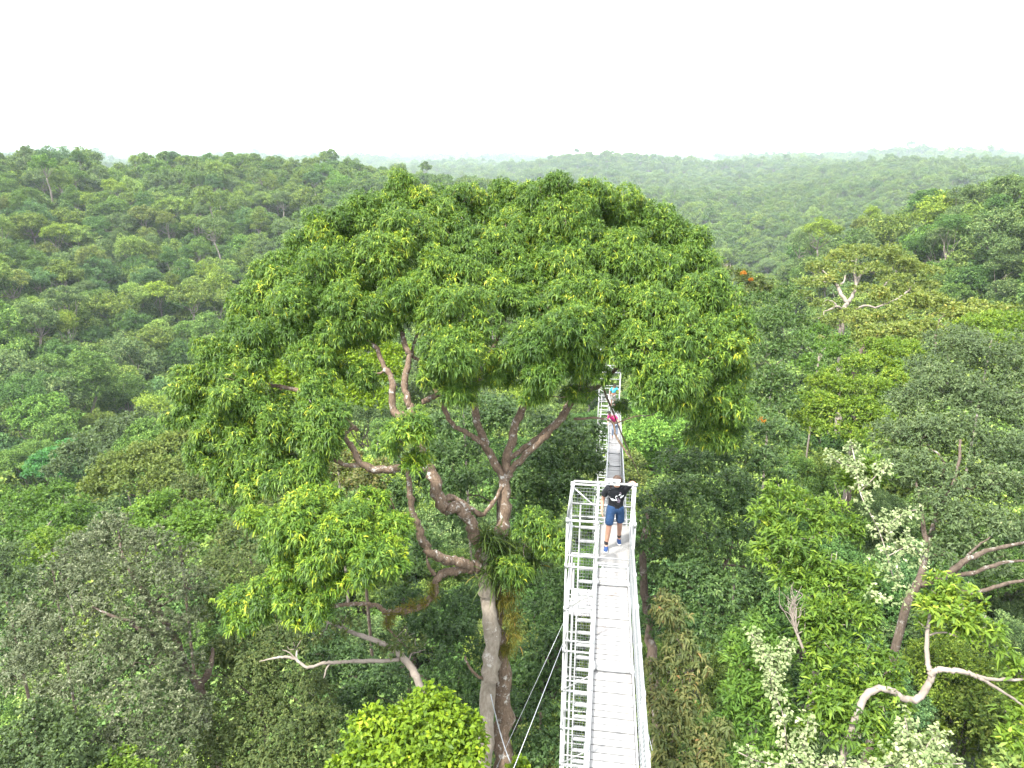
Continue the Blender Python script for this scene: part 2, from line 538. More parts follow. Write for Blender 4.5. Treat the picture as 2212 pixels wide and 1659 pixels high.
def wood(shape, L, seed, R, H):
    r = np.random.default_rng(seed)
    mb = MB()
    fork = np.array([r.normal(0, .06), r.normal(0, .06), -1.6]) * R
    base = np.array([0, 0, -H])
    lean = r.normal(0, .05, 2) * H
    pts = spline([base, [lean[0] * .6, lean[1] * .6, -H * .62], fork], 4)
    mb.path(pts, np.linspace(.065, .04, len(pts)) * R + .05, 6, True, .05)
    for i in r.choice(len(L) - 1, min(7, len(L) - 1), replace=False):
        branch_to(mb, fork, L[i, :3] * R, .022 * R + .02, .007 * R + .01, .05, 5, seed * 31 + i)
    return mb


def proto_crown(name, shape, seed, R, per_lobe, faces, fsize, mat):
    L = crown_lobes(shape, seed) * R
    S = sublobes(L, per_lobe, .38, seed, -.3)
    lum = .46
    V, Q, t = foliage(S, faces // 5, 5, fsize, fsize * .55, seed + 5, False, .5, .55, .3, .3, -.55, .3, lum, .18)
    return np_mesh(name, V, Q, mat, t, True), L


# lookalike-rich but varied: individual trees use fine crowns, the distant mass uses coarse ones
PROT = []          # (crown mesh, trunk mesh, shape)
k = 0
for shape in SHAPES:
    for rep in range(2):
        cm, L = proto_crown('crown', shape, 100 + k, 6.0, 10, 14000, .40, M_fl_obj)
        tm = wood(shape, L / 6.0, 100 + k, 6.0, 26).mesh('trunk', M_bark_far)
        PROT.append((cm, tm, shape)); k += 1
PNEAR = []
for k2, shape in enumerate(['round', 'domed', 'lumpy', 'open', 'tall', 'round']):
    L = crown_lobes(shape, 400 + k2) * 6.0
    S = sublobes(L, 10, .36, 400 + k2, -.3)
    V, Q, t = foliage(S, 8000, 5, .27, .14, 400 + k2, False, .5, .6, .3, .3, -.35, .3, .42, .18)
    PNEAR.append((np_mesh('crown', V, Q, M_fl_obj, t), wood(shape, L / 6.0, 400 + k2, 6.0, 26).mesh('trunk', M_bark_dim), shape))
PCOL = bpy.data.collections.new('forest_sources')
for i, shape in enumerate(SHAPES * 2):
    for lod in range(1):
        L = crown_lobes(shape, 100 + i * 1) * 6.0
        S = sublobes(L, 7, .40, 300 + i, -.3)
        V, Q, t = foliage(S, 1500, 5, .58, .34, 300 + i, False, .5, .55, .3, .3, -.55, .3, .46, .18)
        w = wood(shape, L / 6.0, 300 + i, 6.0, 26)
        WV = np.concatenate(w.V); WQ = np.concatenate(w.Q)
        VV = np.concatenate([V, WV]); QQ = np.concatenate([Q, WQ + len(V)])
        mi = np.concatenate([np.zeros(len(Q)), np.ones(len(WQ))])
        me = np_mesh('forest_tree_%02d' % i, VV, QQ, [M_fl_gn, M_bark_far], np.concatenate([t, np.full(len(WV), .5)]), True, mi)
        PCOL.objects.link(bpy.data.objects.new('source_%02d' % i, me))

# scatter positions over the whole valley
pos = []
def scatter(d0, d1, sp, a0, a1, r):
    d = d0
    while d < d1:
        s = max(sp, d * .0075)
        n = int((a1 - a0) * d / s)
        a = a0 + (np.arange(n) + r.uniform(-.42, .42, n) + r.random()) / max(n, 1) * (a1 - a0)
        dd = d + r.uniform(-.42, .42, n) * s
        pos.append(np.stack([np.sin(a) * dd, np.cos(a) * dd, np.full(n, s)], -1))
        d += s * .9
r = np.random.default_rng(5)
scatter(20, 60, 3.9, -.85, .85, r); scatter(60, 8600, 8.6, -.80, .80, r)
pos = np.concatenate(pos)
n = len(pos)
rad = pos[:, 2] * r.choice([.42, .53, .64, .82], n, p=[.3, .35, .25, .1]) * r.uniform(.85, 1.15, n)
hz = canopy_z(pos[:, 0], pos[:, 1]) + r.normal(0, 1, n) * np.clip(pos[:, 2] * .42, 1.4, 9) + (rad - pos[:, 2] * .6) * 1.1 + (r.random(n) < .05) * (np.hypot(pos[:, 0], pos[:, 1]) < 300) * np.clip(pos[:, 2] * .55, 2, 5)
rad = np.where(np.hypot(pos[:, 0], pos[:, 1]) < 60, rad * 1.2, rad)
hz = np.where(np.hypot(pos[:, 0], pos[:, 1]) < 60, np.minimum(hz, canopy_z(pos[:, 0], pos[:, 1]) + .5) - 1.5, hz)
shp = r.integers(0, 12, n)
rotz = r.uniform(0, 6.28, n)
# river gap
RIVER = tuple(P(1556, 574, 455)[:2])

# ------------------------------------------------------------------ near trees
OCC = []      # (world centre, radius) of every near lobe, for the visibility test of the forest
NLEAF = 0
DK = 2.1

def near_tree(name, label, rows, mat, bark, dens, per, length, width, long=True, droop=.6, sub=(7, .5), flat=.8, seed=1, trunk=None, limbs=(),
              cat='tree', group=None, out_w=.45, up_w=.25, shell=.45, zmin=-.4, lum=.5, tvar=.18, r0=.085, twigs=True, ground=True, jit=.18, deep=1.0, crown='crown', tw=.028, nfol=None):
    global NLEAF
    L = lobes_px(rows, flat, deep)
    for l in L: OCC.append((l[:3], l[3] * .9))
    cen = L[:, :3].mean(0)
    r = np.random.default_rng(seed)
    paths = []
    bp0 = None
    if trunk is None:
        top = cen - np.array([0, 0, L[:, 5].max() * .5 + .2 * (L[:, 2].max() - L[:, 2].min())])
        gz = float(ground_z(cen[0], cen[1]))
        gz = min(gz, top[2] - 6)
        tp = [[cen[0] + r.normal(0, .5), cen[1] + r.normal(0, .5), gz, r0 * 1.25], [cen[0] + r.normal(0, .4), cen[1] + r.normal(0, .4), (gz + top[2]) / 2, r0 * 1.05], [*top, r0 * .75]]
        tp = np.array(tp); base = tp[0, :3].copy()
        s = spline(tp, 6)
    else:
        tp = np.array([[*P(a, b, d), q] for a, b, d, q in trunk])
        s = spline(tp, 6); base = tp[0, :3].copy()
        s[1:, :3] += r.normal(0, 1, (len(s) - 1, 3)) * s[1:, 3:4] * .16
        if ground:
            gz = min(float(ground_z(tp[0, 0], tp[0, 1])), tp[0, 2] - 1)
            v = tp[0, :3] - tp[1, :3]
            x, y = tp[0, 0] + v[0] * 1.5, tp[0, 1] + v[1] * 1.5
            base = np.array([x, y, gz])
            s = np.concatenate([[[x, y, gz, tp[0, 3] * 1.3], [x, y, tp[0, 2] * .7 + gz * .3, tp[0, 3] * 1.1]], s])
    e = empty(name, base, label, cat, group)
    mbs = [('trunk', MB())]
    mbs[0][1].path(s[:, :3], s[:, 3], 12, True, .06)
    paths.append(np.concatenate([s, np.zeros((len(s), 1))], 1))
    for lm in limbs:
        lp = np.array([[*P(a, b, d), q] for a, b, d, q in lm])
        m2 = MB(); s = spline(lp, 6); s[1:, :3] += r.normal(0, 1, (len(s) - 1, 3)) * s[1:, 3:4] * .2
        s[:, 3] *= r.uniform(.88, 1.14, len(s)); m2.path(s[:, :3], s[:, 3], 10, True, .11)
        paths.append(np.concatenate([s, np.full((len(s), 1), len(mbs))], 1))
        mbs.append(('limb', m2))
    if twigs:
        allp = np.concatenate(paths)
        allp = allp[allp[:, 2] > L[:, 2].min() - 6]
        if len(allp) == 0: allp = paths[0][-2:]
        pts = allp
        order = np.argsort(np.min(np.linalg.norm(L[:, None, :3] - allp[None, :, :3], axis=2), 1))
        for i in order:
            c = L[i, :3] - np.array([0, 0, L[i, 5] * .25])
            dist = np.linalg.norm(pts[:, :3] - c, axis=1) + .6 * np.maximum(0, pts[:, 2] - c[2])
            j = int(np.argmin(dist))
            ra = min(pts[j, 3] * .8, tw * (1 + .5 * dist[j]))
            tws = mbs[int(pts[j, 4])][1]
            bp = branch_to(tws, pts[j, :3], c, ra, max(.012, ra * .4), .06, 6, seed * 77 + i)
            k_ = len(bp)
            pts = np.concatenate([pts, np.concatenate([bp, np.linspace(ra, max(.012, ra * .4), k_)[:, None], np.full((k_, 1), pts[j, 4])], 1)])
            for q in range(4):
                dv = nrm(r.normal(0, 1, 3) + np.array([0, 0, .5])) * L[i, 3:] * .85
                branch_to(tws, bp[-2 - q], L[i, :3] + dv, ra * .4, .006, .02, 5, seed * 91 + i * 7 + q)
    for nm, m2 in mbs: m2.build(nm, bark, e, base)
    if nfol: L = L[:nfol]
    S = sublobes(L, sub[0], sub[1], seed, zmin) if sub else L
    area = (2 * math.pi * L[:, 3] * L[:, 5]).sum()
    V, Q, t = foliage(S, int(area * dens * DK), per, length, width, seed, long, droop, out_w, up_w, shell, zmin, jit, lum, tvar)
    NLEAF += len(Q)
    obj(crown, np_mesh(crown, V, Q, mat, t), e, base)
    return e


GREEN = [(0.0, (.018, .046, .009)), (.38, (.052, .108, .017)), (.66, (.11, .19, .024)), (.86, (.27, .34, .03)), (1.0, (.45, .42, .04))]
M_big = leaf_mat('long_glossy_leaf', GREEN, .28, .38, .5)
M_bigbark = bark_mat('lichen_bark', (.05, .036, .025), (.17, .122, .086), (.36, .35, .32), 5.5, .60)
M_palebark = bark_mat('pale_bark', (.13, .11, .09), (.24, .205, .175), (.33, .31, .28), 1.6, .62)
M_redbark = bark_mat('rough_brown_bark', (.035, .026, .019), (.11, .085, .066), (.24, .23, .21), 3.2, .60)

big = [(870,430,60,24),(800,465,62,23),(950,450,58,24.5),(1012,442,55,25),(1090,432,48,25),(1200,422,60,23),(1222,475,85,22),(1290,440,58,23),(1385,485,62,23.5),(1465,525,62,23),
 (720,505,62,22.5),(650,565,66,22),(900,505,75,21.5),(1000,520,70,22.5),(1125,500,60,23),(1325,545,72,21.5),(1485,580,58,22),(830,565,80,20.5),(722,605,78,20.5),(620,612,56,21),
 (962,600,75,20.5),(1080,560,66,21.5),(1230,580,70,21),(1400,595,75,21),(545,655,58,20.5),(642,685,72,19.5),(765,685,78,19),(880,650,68,19.5),(992,675,80,18.5),(1112,650,56,20),
 (1205,662,70,19.5),(1300,640,58,19.5),(1425,675,80,19),(1530,645,70,20),(1585,710,55,19.5),(465,765,55,20),(562,742,62,19),(680,765,50,18.6),(1000,765,78,17.8),(1150,760,72,18),
 (1228,722,78,18),(1392,765,78,18),(1502,745,85,18.5),(1592,795,45,19),(428,835,58,19.5),(522,842,55,18.5),(402,895,44,19.5),(462,925,52,19),(1180,812,48,17.5),(1450,852,78,17.8),
 (1552,862,70,18.5),(1535,930,55,19),(1592,895,40,19),(692,905,66,17.5),(605,932,56,18),(532,962,54,18.5),(482,1005,42,19),(690,832,40,18),(882,922,46,16.5),(838,962,36,16.8),
 (705,965,45,17.5),(560,1012,42,18),(1342,878,18,20.5),
 (650,1125,64,16),(752,1148,72,15.5),(818,1208,55,15),(702,1205,52,15.5),(605,1165,42,16.5),(640,1288,42,16),(560,1300,52,17),(690,1308,32,15.5),
 (1060,622,52,20.5),(1104,520,46,23.5),(1152,602,50,21),(1045,472,48,24.5),(1345,605,55,21.5),(930,560,50,21.5),(820,702,52,19.5),(1312,702,52,19.5),(700,545,50,22),(1260,800,45,18.2),(760,705,58,20),(1000,838,46,18),(1160,848,40,18),(945,805,46,18.4),(1248,846,32,18.5),(1080,800,46,18.6),(700,790,40,19.2),(780,810,40,19),(500,900,46,19),(580,880,48,18.8),(520,1000,40,18.6),(430,980,40,19.3),(600,985,42,18.2),(640,930,40,18),
 (1150,1138,46,18),(1192,1178,42,18),(1112,1225,40,18.5)]
big += [(560,1050,46,17.6),(620,1030,46,17.4),(500,1050,34,18.6),(680,1015,40,17.4),(905,440,52,24),(980,450,55,24),(1150,445,52,24),(1340,458,55,23.5),(1430,498,58,23.3),(1505,562,52,22.6),(762,482,56,22.8),(690,538,56,22.5),(600,592,52,21.6),
 (1130,482,55,24),(1270,505,58,22.8),(1040,545,55,22.6),(860,470,55,23),(1160,540,48,22.6),(940,480,55,23.4),(540,700,55,20),(480,810,50,19.6)]
big_low = [(560,1120,40,16.8),(640,1220,48,16),(780,1250,42,15.2),(850,1140,45,15.8),(690,1080,45,16.6),(600,1250,40,16.4),(530,1335,40,17),(720,1265,40,15.4),(660,1335,36,15.9),(900,1000,36,16.8),
 (650,1125,64,16),(752,1148,72,15.5),(818,1208,55,15),(702,1205,52,15.5),(605,1165,42,16.5),(640,1288,42,16),(560,1300,52,17),(690,1308,32,15.5),(880,940,40,16.4),(500,1290,30,17.4),(800,1100,45,16)]
bt = [(1085,1659,19.4,.27),(1084,1500,19.4,.26),(1076,1380,19.3,.26),(1064,1290,19.2,.28),(1062,1200,19.1,.25)]
bl = [
 [(1045,1900,19.0,.24),(1048,1659,18.9,.215),(1053,1500,18.85,.21),(1062,1400,18.8,.215),(1052,1290,18.7,.205),(1045,1215,18.8,.2),(1050,1180,18.9,.16)],
 [(1045,1210,18.9,.17),(1033,1171,18.7,.16),(1013,1126,18.5,.15),(992,1100,18.4,.165),(954,1092,18.3,.165),(943,1050,18.2,.15),(926,1005,18.2,.14),(912,977,18.2,.125),(895,930,18.4,.10),(886,876,18.6,.10)],
 [(886,880,18.6,.1),(875,824,18.8,.095),(884,772,19.1,.085),(874,740,19.4,.07),(862,690,20,.05),(850,600,20.6,.03)],
 [(890,905,18.5,.1),(850,885,18.6,.095),(848,824,18.7,.085),(829,790,18.9,.075),(800,740,19.2,.06),(700,705,19.6,.05),(640,690,20,.03)],
 [(912,868,18.6,.075),(935,856,18.6,.07),(962,840,18.5,.05),(1000,790,18.3,.03)],
 [(1066,1230,19.2,.24),(1080,1170,19.3,.2),(1087,1123,19.4,.17),(1092,1033,19.5,.155),(1099,981,19.6,.13),(1117,911,19.7,.11),(1145,852,19.9,.09),(1165,780,20.2,.07),(1200,660,20.9,.05),(1222,560,21.6,.045),(1222,480,22,.03)],
 [(1090,1040,19.5,.12),(1061,984,19.6,.115),(1037,929,19.8,.105),(1023,876,20,.10),(1025,838,20.3,.085),(1060,760,20.8,.065),(1090,690,21.2,.06),(1095,600,22,.04),(1092,480,23,.025)],
 [(1064,988,19.6,.085),(1040,957,19.4,.08),(1010,935,19.3,.075),(978,918,19.2,.07),(957,873,19.3,.065),(936,835,19.5,.06),(912,783,19.8,.05),(891,758,20.2,.045),(930,640,21,.03),(950,520,22.5,.02)],
 [(1096,1022,19.5,.11),(1134,984,19.3,.095),(1179,942,19.2,.09),(1221,894,19.1,.085),(1249,852,19.2,.08),(1290,835,19.3,.07),(1340,790,19.4,.055),(1400,740,19.6,.04),(1500,730,19.8,.03)],
 [(1100,990,19.6,.085),(1152,953,19.8,.08),(1200,914,20,.07),(1230,870,20.2,.06),(1300,790,20.6,.05),(1340,670,20.8,.05),(1370,640,21,.035)],
 [(1240,905,19.1,.04),(1290,903,18.8,.032),(1322,912,18.6,.03),(1330,940,18.4,.03),(1345,965,18.3,.025),(1362,990,18.2,.018)],
 [(919,1012,18.2,.10),(877,1008,17.9,.095),(835,1015,17.7,.095),(787,1005,17.6,.09),(763,970,17.7,.08),(745,942,17.9,.06),(770,920,17.9,.03)],
 [(787,1005,17.6,.06),(740,1003,17.6,.055),(700,980,17.8,.045),(640,950,18.2,.03)],
 [(1040,1222,18.7,.15),(1018,1222,18.4,.14),(981,1213,18.1,.125),(943,1203,17.8,.12),(912,1171,17.6,.11),(905,1137,17.5,.09),(891,1109,17.4,.08),(885,1060,17.3,.075),(881,1010,17.3,.05)],
 [(1020,1228,18.5,.12),(995,1229,18.3,.11),(960,1237,18.1,.10),(944,1255,18,.09),(934,1290,17.9,.08),(900,1313,17.7,.075),(848,1322,17.4,.07),(832,1322,17.3,.06),(815,1308,17,.055),(790,1305,16.7,.05),(745,1306,16.3,.045),(704,1311,15.9,.04),(650,1310,15.8,.025)],
 [(838,1320,17.3,.03),(835,1350,17.3,.028),(860,1380,17.4,.022),(880,1400,17.5,.015)],
 [(905,1140,17.5,.045),(880,1110,17.2,.03),(855,1105,17,.025),(840,1060,16.8,.02)],
 [(950,1090,18.2,.10),(975,1075,18.6,.09),(1010,1095,18.8,.085),(1045,1110,19,.07),(1080,1060,19.3,.05),(1092,1035,19.4,.05)],
 [(940,1240,18,.06),(925,1222,17.9,.04),(922,1200,17.9,.02)],
 [(560,830,19.6,.03),(590,832,19.3,.05),(655,848,18.9,.055),(720,880,18.4,.06),(770,930,18.0,.06)],
 [(1048,1470,18.8,.05),(1025,1455,18.6,.04),(1008,1430,18.5,.03),(1005,1418,18.5,.02)],
 [(1382,1030,22.5,.01),(1352,960,21.5,.02),(1300,830,20.5,.03)],
]
ct = near_tree('canopy_tree', 'tallest spreading tree with forked lichen-blotched limbs and drooping leaves beside the walkway', big + big_low, M_big, M_bigbark,
          135, 9, .172, .0285, True, .85, (11, .41), .86, 3, bt, bl, out_w=.6, up_w=.3, shell=.35, lum=.47, tvar=.19, tw=.026, zmin=-.75, nfol=len(big))

M_stem = bark_mat('pale_stem_bark', (.14, .115, .09), (.27, .235, .19), (.38, .36, .33), 3.5, .62)
[o for o in ct.children if o.name.split('.')[0] == 'limb'][0].data.materials[0] = M_stem
M_biglow = leaf_mat('yellow_glossy_leaf', [(0.0, (.024, .06, .009)), (.36, (.072, .145, .016)), (.62, (.16, .25, .024)), (.84, (.32, .38, .03)), (1.0, (.48, .44, .04))], .3, .4, .45)  # brighter, yellower version of the crown leaf for the lower boughs
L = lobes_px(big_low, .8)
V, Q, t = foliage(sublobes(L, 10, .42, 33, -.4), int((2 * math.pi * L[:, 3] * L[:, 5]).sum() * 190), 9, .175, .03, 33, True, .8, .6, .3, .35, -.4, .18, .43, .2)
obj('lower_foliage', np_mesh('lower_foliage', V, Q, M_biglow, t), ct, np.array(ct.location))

# ---- epiphytes growing on the tall tree
def strap_plant(name, label, rows, mat, n, length, width, droop, seed):
    r = np.random.default_rng(seed)
    V, Q, T = [], [], []
    b = 0
    for px, py, rp, d in rows:
        c = P(px, py, d); R = rp / F * d
        m = n
        base = c + r.normal(0, .33, (m, 3)) * R
        dv = nrm(r.normal(0, 1, (m, 3)) + np.array([0, -.35, .45]))
        L = length * r.uniform(.6, 1.25, (m, 1)); W = width * r.uniform(.8, 1.2, (m, 1))
        side = nrm(np.cross(dv, np.array([0, 0, 1.0]) + r.normal(0, .3, (m, 3))))
        Z = np.array([0, 0, 1.0])
        pts = [base, base + dv * L * .4, base + dv * L * .72 - Z * droop * L * .16, base + dv * L * .95 - Z * droop * L * .5]
        ws = [.5, 1, .8, .1]
        vv = np.stack([p + s * side * W * w * .5 for p, w in zip(pts, ws) for s in (-1, 1)], 1)
        V.append(vv.reshape(-1, 3))
        i0 = b + np.arange(m)[:, None] * 8
        for a in (0, 2, 4): Q.append(i0 + np.array([[a, a + 1, a + 3, a + 2]]))
        T.append(np.repeat(np.clip(r.normal(.5, .2, m), 0, 1), 8)); b += m * 8
    o = obj(name, np_mesh(name, np.concatenate(V), np.concatenate(Q), mat, np.concatenate(T)), None, P(*[rows[0][i] for i in (0, 1, 3)]))
    return tag(o, label, 'epiphyte')

M_strap = leaf_mat('strap_leaf', [(0, (.014, .032, .006)), (.5, (.036, .066, .011)), (.85, (.085, .12, .022)), (1, (.15, .13, .03))], .2, .4, .4)
M_moss = leaf_mat('mossy_strap_leaf', [(0, (.04, .045, .01)), (.5, (.09, .09, .015)), (.85, (.16, .14, .025)), (1, (.2, .1, .03))], .2, .6, .2)
strap_plant('epiphyte_fern', 'dense clump of dark strap leaves in the main fork of the tallest tree', [(1080,1185,50,18.9),(1055,1165,30,18.6),(1112,1190,46,18.9),(1060,1232,38,18.7),(1092,1232,40,18.8),(1150,1205,34,18.8)], M_strap, 260, .55, .032, .55, 1)
strap_plant('epiphyte_fern', 'yellowish hanging moss and strap leaves down the brown stem of the tallest tree', [(1098,1290,26,19.0),(1104,1330,28,19.0),(1108,1370,28,19.1),(1112,1260,26,18.9),(1092,1400,18,19.1),(1085,1300,18,18.9)], M_moss, 230, .24, .018, .9, 2)
strap_plant('epiphyte_fern', 'golden moss and upright blades along the curved lower bough of the tallest tree', [(888,1308,13,17.6),(866,1318,12,17.5),(915,1302,12,17.7),(936,1285,11,17.9),(842,1330,11,17.3),(935,1268,10,17.9),(838,1345,9,17.3)], M_moss, 90, .22, .016, .4, 3)

# ---- leaning tree with pale bare bough, behind the lime bush
def stop3(a, b, c, d=None):
    return [(0.0, a), (.45, b), (.8, c), (1.0, d or c)]
M_olive = leaf_mat('fine_olive_leaf', stop3((.022, .036, .012), (.052, .078, .022), (.10, .125, .035), (.17, .17, .06)), .25, .5, .4)
M_dark = leaf_mat('dark_green_leaf', stop3((.014, .034, .011), (.036, .074, .02), (.075, .13, .033), (.13, .19, .06)), .25, .42, .5)
M_grey = leaf_mat('grey_green_leaf', stop3((.026, .044, .018), (.062, .097, .036), (.115, .16, .06), (.2, .22, .11)), .25, .45, .5)
M_silver = leaf_mat('silvery_leaf', stop3((.026, .038, .016), (.064, .084, .036), (.125, .145, .075), (.24, .25, .16)), .2, .4, .6, tcol=(1.3, 1.3, .8))
M_bright = leaf_mat('bright_green_leaf', stop3((.03, .07, .012), (.075, .145, .022), (.14, .23, .035), (.23, .30, .05)), .3, .45, .4)
M_lime = leaf_mat('lime_leaf', stop3((.05, .10, .008), (.14, .22, .014), (.27, .34, .02), (.45, .46, .04)), .32, .42, .45)
M_yell = leaf_mat('yellow_green_leaf', stop3((.03, .068, .010), (.088, .155, .018), (.18, .255, .028), (.33, .36, .045)), .3, .42, .45)
M_ygold = leaf_mat('olive_gold_leaf', stop3((.04, .062, .015), (.105, .145, .034), (.18, .215, .05), (.28, .25, .06)), .28, .45, .4)
M_reddish = leaf_mat('reddish_olive_leaf', stop3((.03, .048, .016), (.075, .095, .028), (.15, .15, .05), (.22, .12, .05)), .28, .42, .45)
M_emer = leaf_mat('emerald_leaf', stop3((.018, .06, .018), (.04, .13, .035), (.07, .2, .05), (.12, .26, .08)), .3, .45, .4)
M_creep = leaf_mat('pale_variegated_leaf', stop3((.09, .14, .045), (.18, .23, .10), (.29, .32, .17), (.40, .41, .27)), .2, .45, .4, tcol=(1, 1, .8))
M_orange = leaf_mat('orange_flower', stop3((.12, .055, .008), (.3, .12, .012), (.42, .19, .02)), .25, .5, .3, tcol=(1.2, 1, .5))

near_tree('leaning_tree', 'leaning pale-barked tree with a long bare horizontal bough above the lime bush',
          [(845,1405,34,17.0),(870,1370,30,17.2),(900,1395,26,17.2),(690,1372,36,17.2),(740,1350,34,17.3),(640,1395,22,16.8)], M_olive, M_palebark, 26, 6, .14, .045, True, .6, (5, .5), .6, 21,
          [(950,1620,16.6,0.1014),(915,1503,16.7,0.0936),(890,1446,16.8,0.0897),(865,1415,16.9,0.0780),(842,1398,17,0.0663),(800,1380,17.1,0.0624),(754,1363,17.3,0.0468),(700,1340,17.5,0.0312)],
          [[(862,1418,16.9,0.0468),(851,1426,16.8,0.0468),(772,1428,16.6,0.0429),(733,1431,16.5,0.0429),(700,1432,16.4,0.0390),(665,1441,16.3,0.0351),(640,1425,16.3,0.0312),(620,1419,16.3,0.0312),(590,1422,16.3,0.0234),(561,1429,16.3,0.0117)],
           [(715,1431,16.45,0.0234),(705,1445,16.4,0.0195),(700,1465,16.4,0.0156)], [(640,1424,16.3,0.0195),(625,1410,16.3,0.0156),(610,1404,16.3,0.0094)]])
near_tree('lime_bush', 'lime-green broad-leaved tree at the foot of the tallest trunk',
          [(900,1560,75,14.6),(830,1600,70,14.4),(960,1590,75,14.3),(890,1640,90,13.9),(800,1665,75,14),(1000,1650,60,14),(960,1680,80,13.7),(925,1525,45,14.8),(745,1700,60,14),(860,1720,110,13.7),(1120,1660,22,16)],
          M_lime, M_redbark, 60, 6, .135, .075, False, 1.0, (7, .42), .8, 31, lum=.29, out_w=.8, up_w=.1, shell=.25, jit=.35)
near_tree('silver_leaf_tree', 'large silvery grey-leaved tree with dark boughs showing through',
          [(250,1160,60,21),(190,1190,60,21),(320,1190,65,20.5),(390,1210,50,21),(140,1240,62,20.5),(240,1250,80,19.5),(350,1270,75,19.5),(420,1260,45,20.5),(100,1300,62,20),(180,1330,78,19),(290,1350,80,18.8),(385,1350,55,19.5),
           (60,1370,60,19.5),(110,1420,75,18.5),(215,1430,80,18),(320,1430,75,18),(400,1440,40,19),(40,1460,55,19),(160,1500,75,17.5),(270,1520,80,17.2),(360,1510,60,17.6),(330,1600,75,16.6),(250,1610,70,16.6),(400,1600,55,17),(300,1680,70,16.2),(390,1680,50,16.4),(430,1530,35,17.6)],
          M_silver, M_redbark, 42, 7, .125, .034, True, .35, (8, .42), .75, 41, [(440,1510,19.4,.14),(428,1478,19.4,.13),(400,1440,19.4,.09),(380,1380,19.4,.08),(330,1300,19.8,.06)],
          [[(428,1478,19.4,.12),(445,1462,19.5,.1),(455,1440,19.7,.07),(460,1400,20,.04)],[(400,1440,19.3,.1),(330,1375,18.8,.08),(280,1345,18.6,.05)],[(370,1370,19.4,.1),(285,1240,19.8,.07),(262,1190,20.4,.05),(255,1140,20.9,.03)],[(300,1345,18.6,.05),(240,1330,18.4,.04),(200,1310,18.6,.02)]], out_w=.6, up_w=.5, lum=.52, tvar=.2)
near_tree('round_leaf_tree', 'small mid-green tree of rounded tufts below the silvery tree',
          [(90,1545,48,15.6),(160,1570,45,15.6),(60,1600,60,15.2),(140,1630,65,15),(40,1660,60,15),(100,1690,75,14.8),(200,1660,45,15.2),(10,1620,50,15.4)],
          M_grey, M_redbark, 60, 6, .10, .055, False, .4, (8, .42), .8, 51, lum=.40, out_w=.7, up_w=.4, tvar=.15)
near_tree('round_leaf_tree', 'yellowish small-leaved tree hidden low between silvery and olive trees',
          [(245,1660,45,15.2),(300,1690,50,15),(225,1700,55,15)], M_yell, M_redbark, 55, 6, .10, .05, False, .4, (7, .42), .8, 52, lum=.36)
near_tree('olive_tree', 'dull olive small-leaved tree behind the silvery tree',
          [(520,1250,70,24),(480,1310,65,23),(560,1330,70,23),(470,1220,50,25),(600,1400,70,21),(520,1400,75,21.5),(470,1440,60,21),(560,1480,80,20),(640,1500,75,19.5),(480,1530,75,19.5),(560,1590,85,18.5),(650,1600,80,18),(500,1640,85,18),(600,1680,90,17.5),(700,1560,60,18.5),(720,1640,55,18),(450,1600,40,19)],
          M_olive, M_redbark, 42, 6, .12, .045, True, .6, (8, .42), .75, 61, lum=.48)
near_tree('dark_understory_tree', 'deep green shaded tree behind the bare horizontal bough',
          [(760,1450,75,22),(830,1500,70,21),(920,1380,70,24),(960,1330,60,25),(1000,1400,70,24),(960,1470,75,22.5),(1010,1540,70,21.5),(780,1530,60,20.5),(700,1420,60,23),(880,1300,60,26),(1010,1300,55,26.5),(720,1350,60,25)],
          M_dark, M_redbark, 30, 6, .16, .055, True, .6, (8, .42), .75, 71, lum=.42)
near_tree('dark_understory_tree', 'deep green tree in the shade between the tallest trunk and the scaffold',
          [(1150,1330,65,24),(1200,1280,60,25),(1170,1420,75,22.5),(1200,1500,70,21.5),(1150,1570,75,20.5),(1190,1640,80,19.5),(1130,1660,60,19.5),(1210,1390,50,23),(1120,1480,50,22.5)],
          M_dark, M_redbark, 30, 6, .16, .055, True, .6, (8, .42), .75, 72, lum=.46)
near_tree('understory_tree', 'fine-leaved green tree standing behind the fork of the tallest tree',
          [(960,1040,65,30),(1010,1060,60,30),(920,990,60,31),(1130,1050,65,29),(1180,1020,70,29),(1230,980,70,29.5),(1240,1060,65,28),(1160,1110,60,28),(1010,1000,60,32),(940,930,60,34),(1060,900,70,33),(1200,930,60,31),(1270,1000,40,30),(1270,930,40,32),(980,1130,55,29),(900,1180,60,28),(840,1080,60,29)],
          M_dark, M_redbark, 22, 6, .2, .075, True, .6, (8, .42), .75, 73, lum=.55)
near_tree('lime_crowned_tree', 'vivid yellow-green tree glimpsed through the boughs of the tallest tree',
          [(640,800,60,40),(710,770,60,41),(780,760,60,41),(830,800,55,40),(740,830,65,39),(660,850,55,39),(590,820,50,40),(800,860,55,38),(860,770,40,41),(560,780,40,41)],
          M_lime, M_palebark, 24, 6, .19, .10, False, .4, (9, .42), .7, 81, lum=.36)
near_tree('grey_green_tree', 'pale grey-green tree glimpsed through the middle of the tallest crown',
          [(940,790,70,44),(1010,850,60,43),(920,860,55,43),(1080,690,50,48),(980,720,60,47),(1040,780,60,46)], M_grey, M_palebark, 13, 6, .24, .1, True, .5, (8, .42), .7, 82, lum=.5)

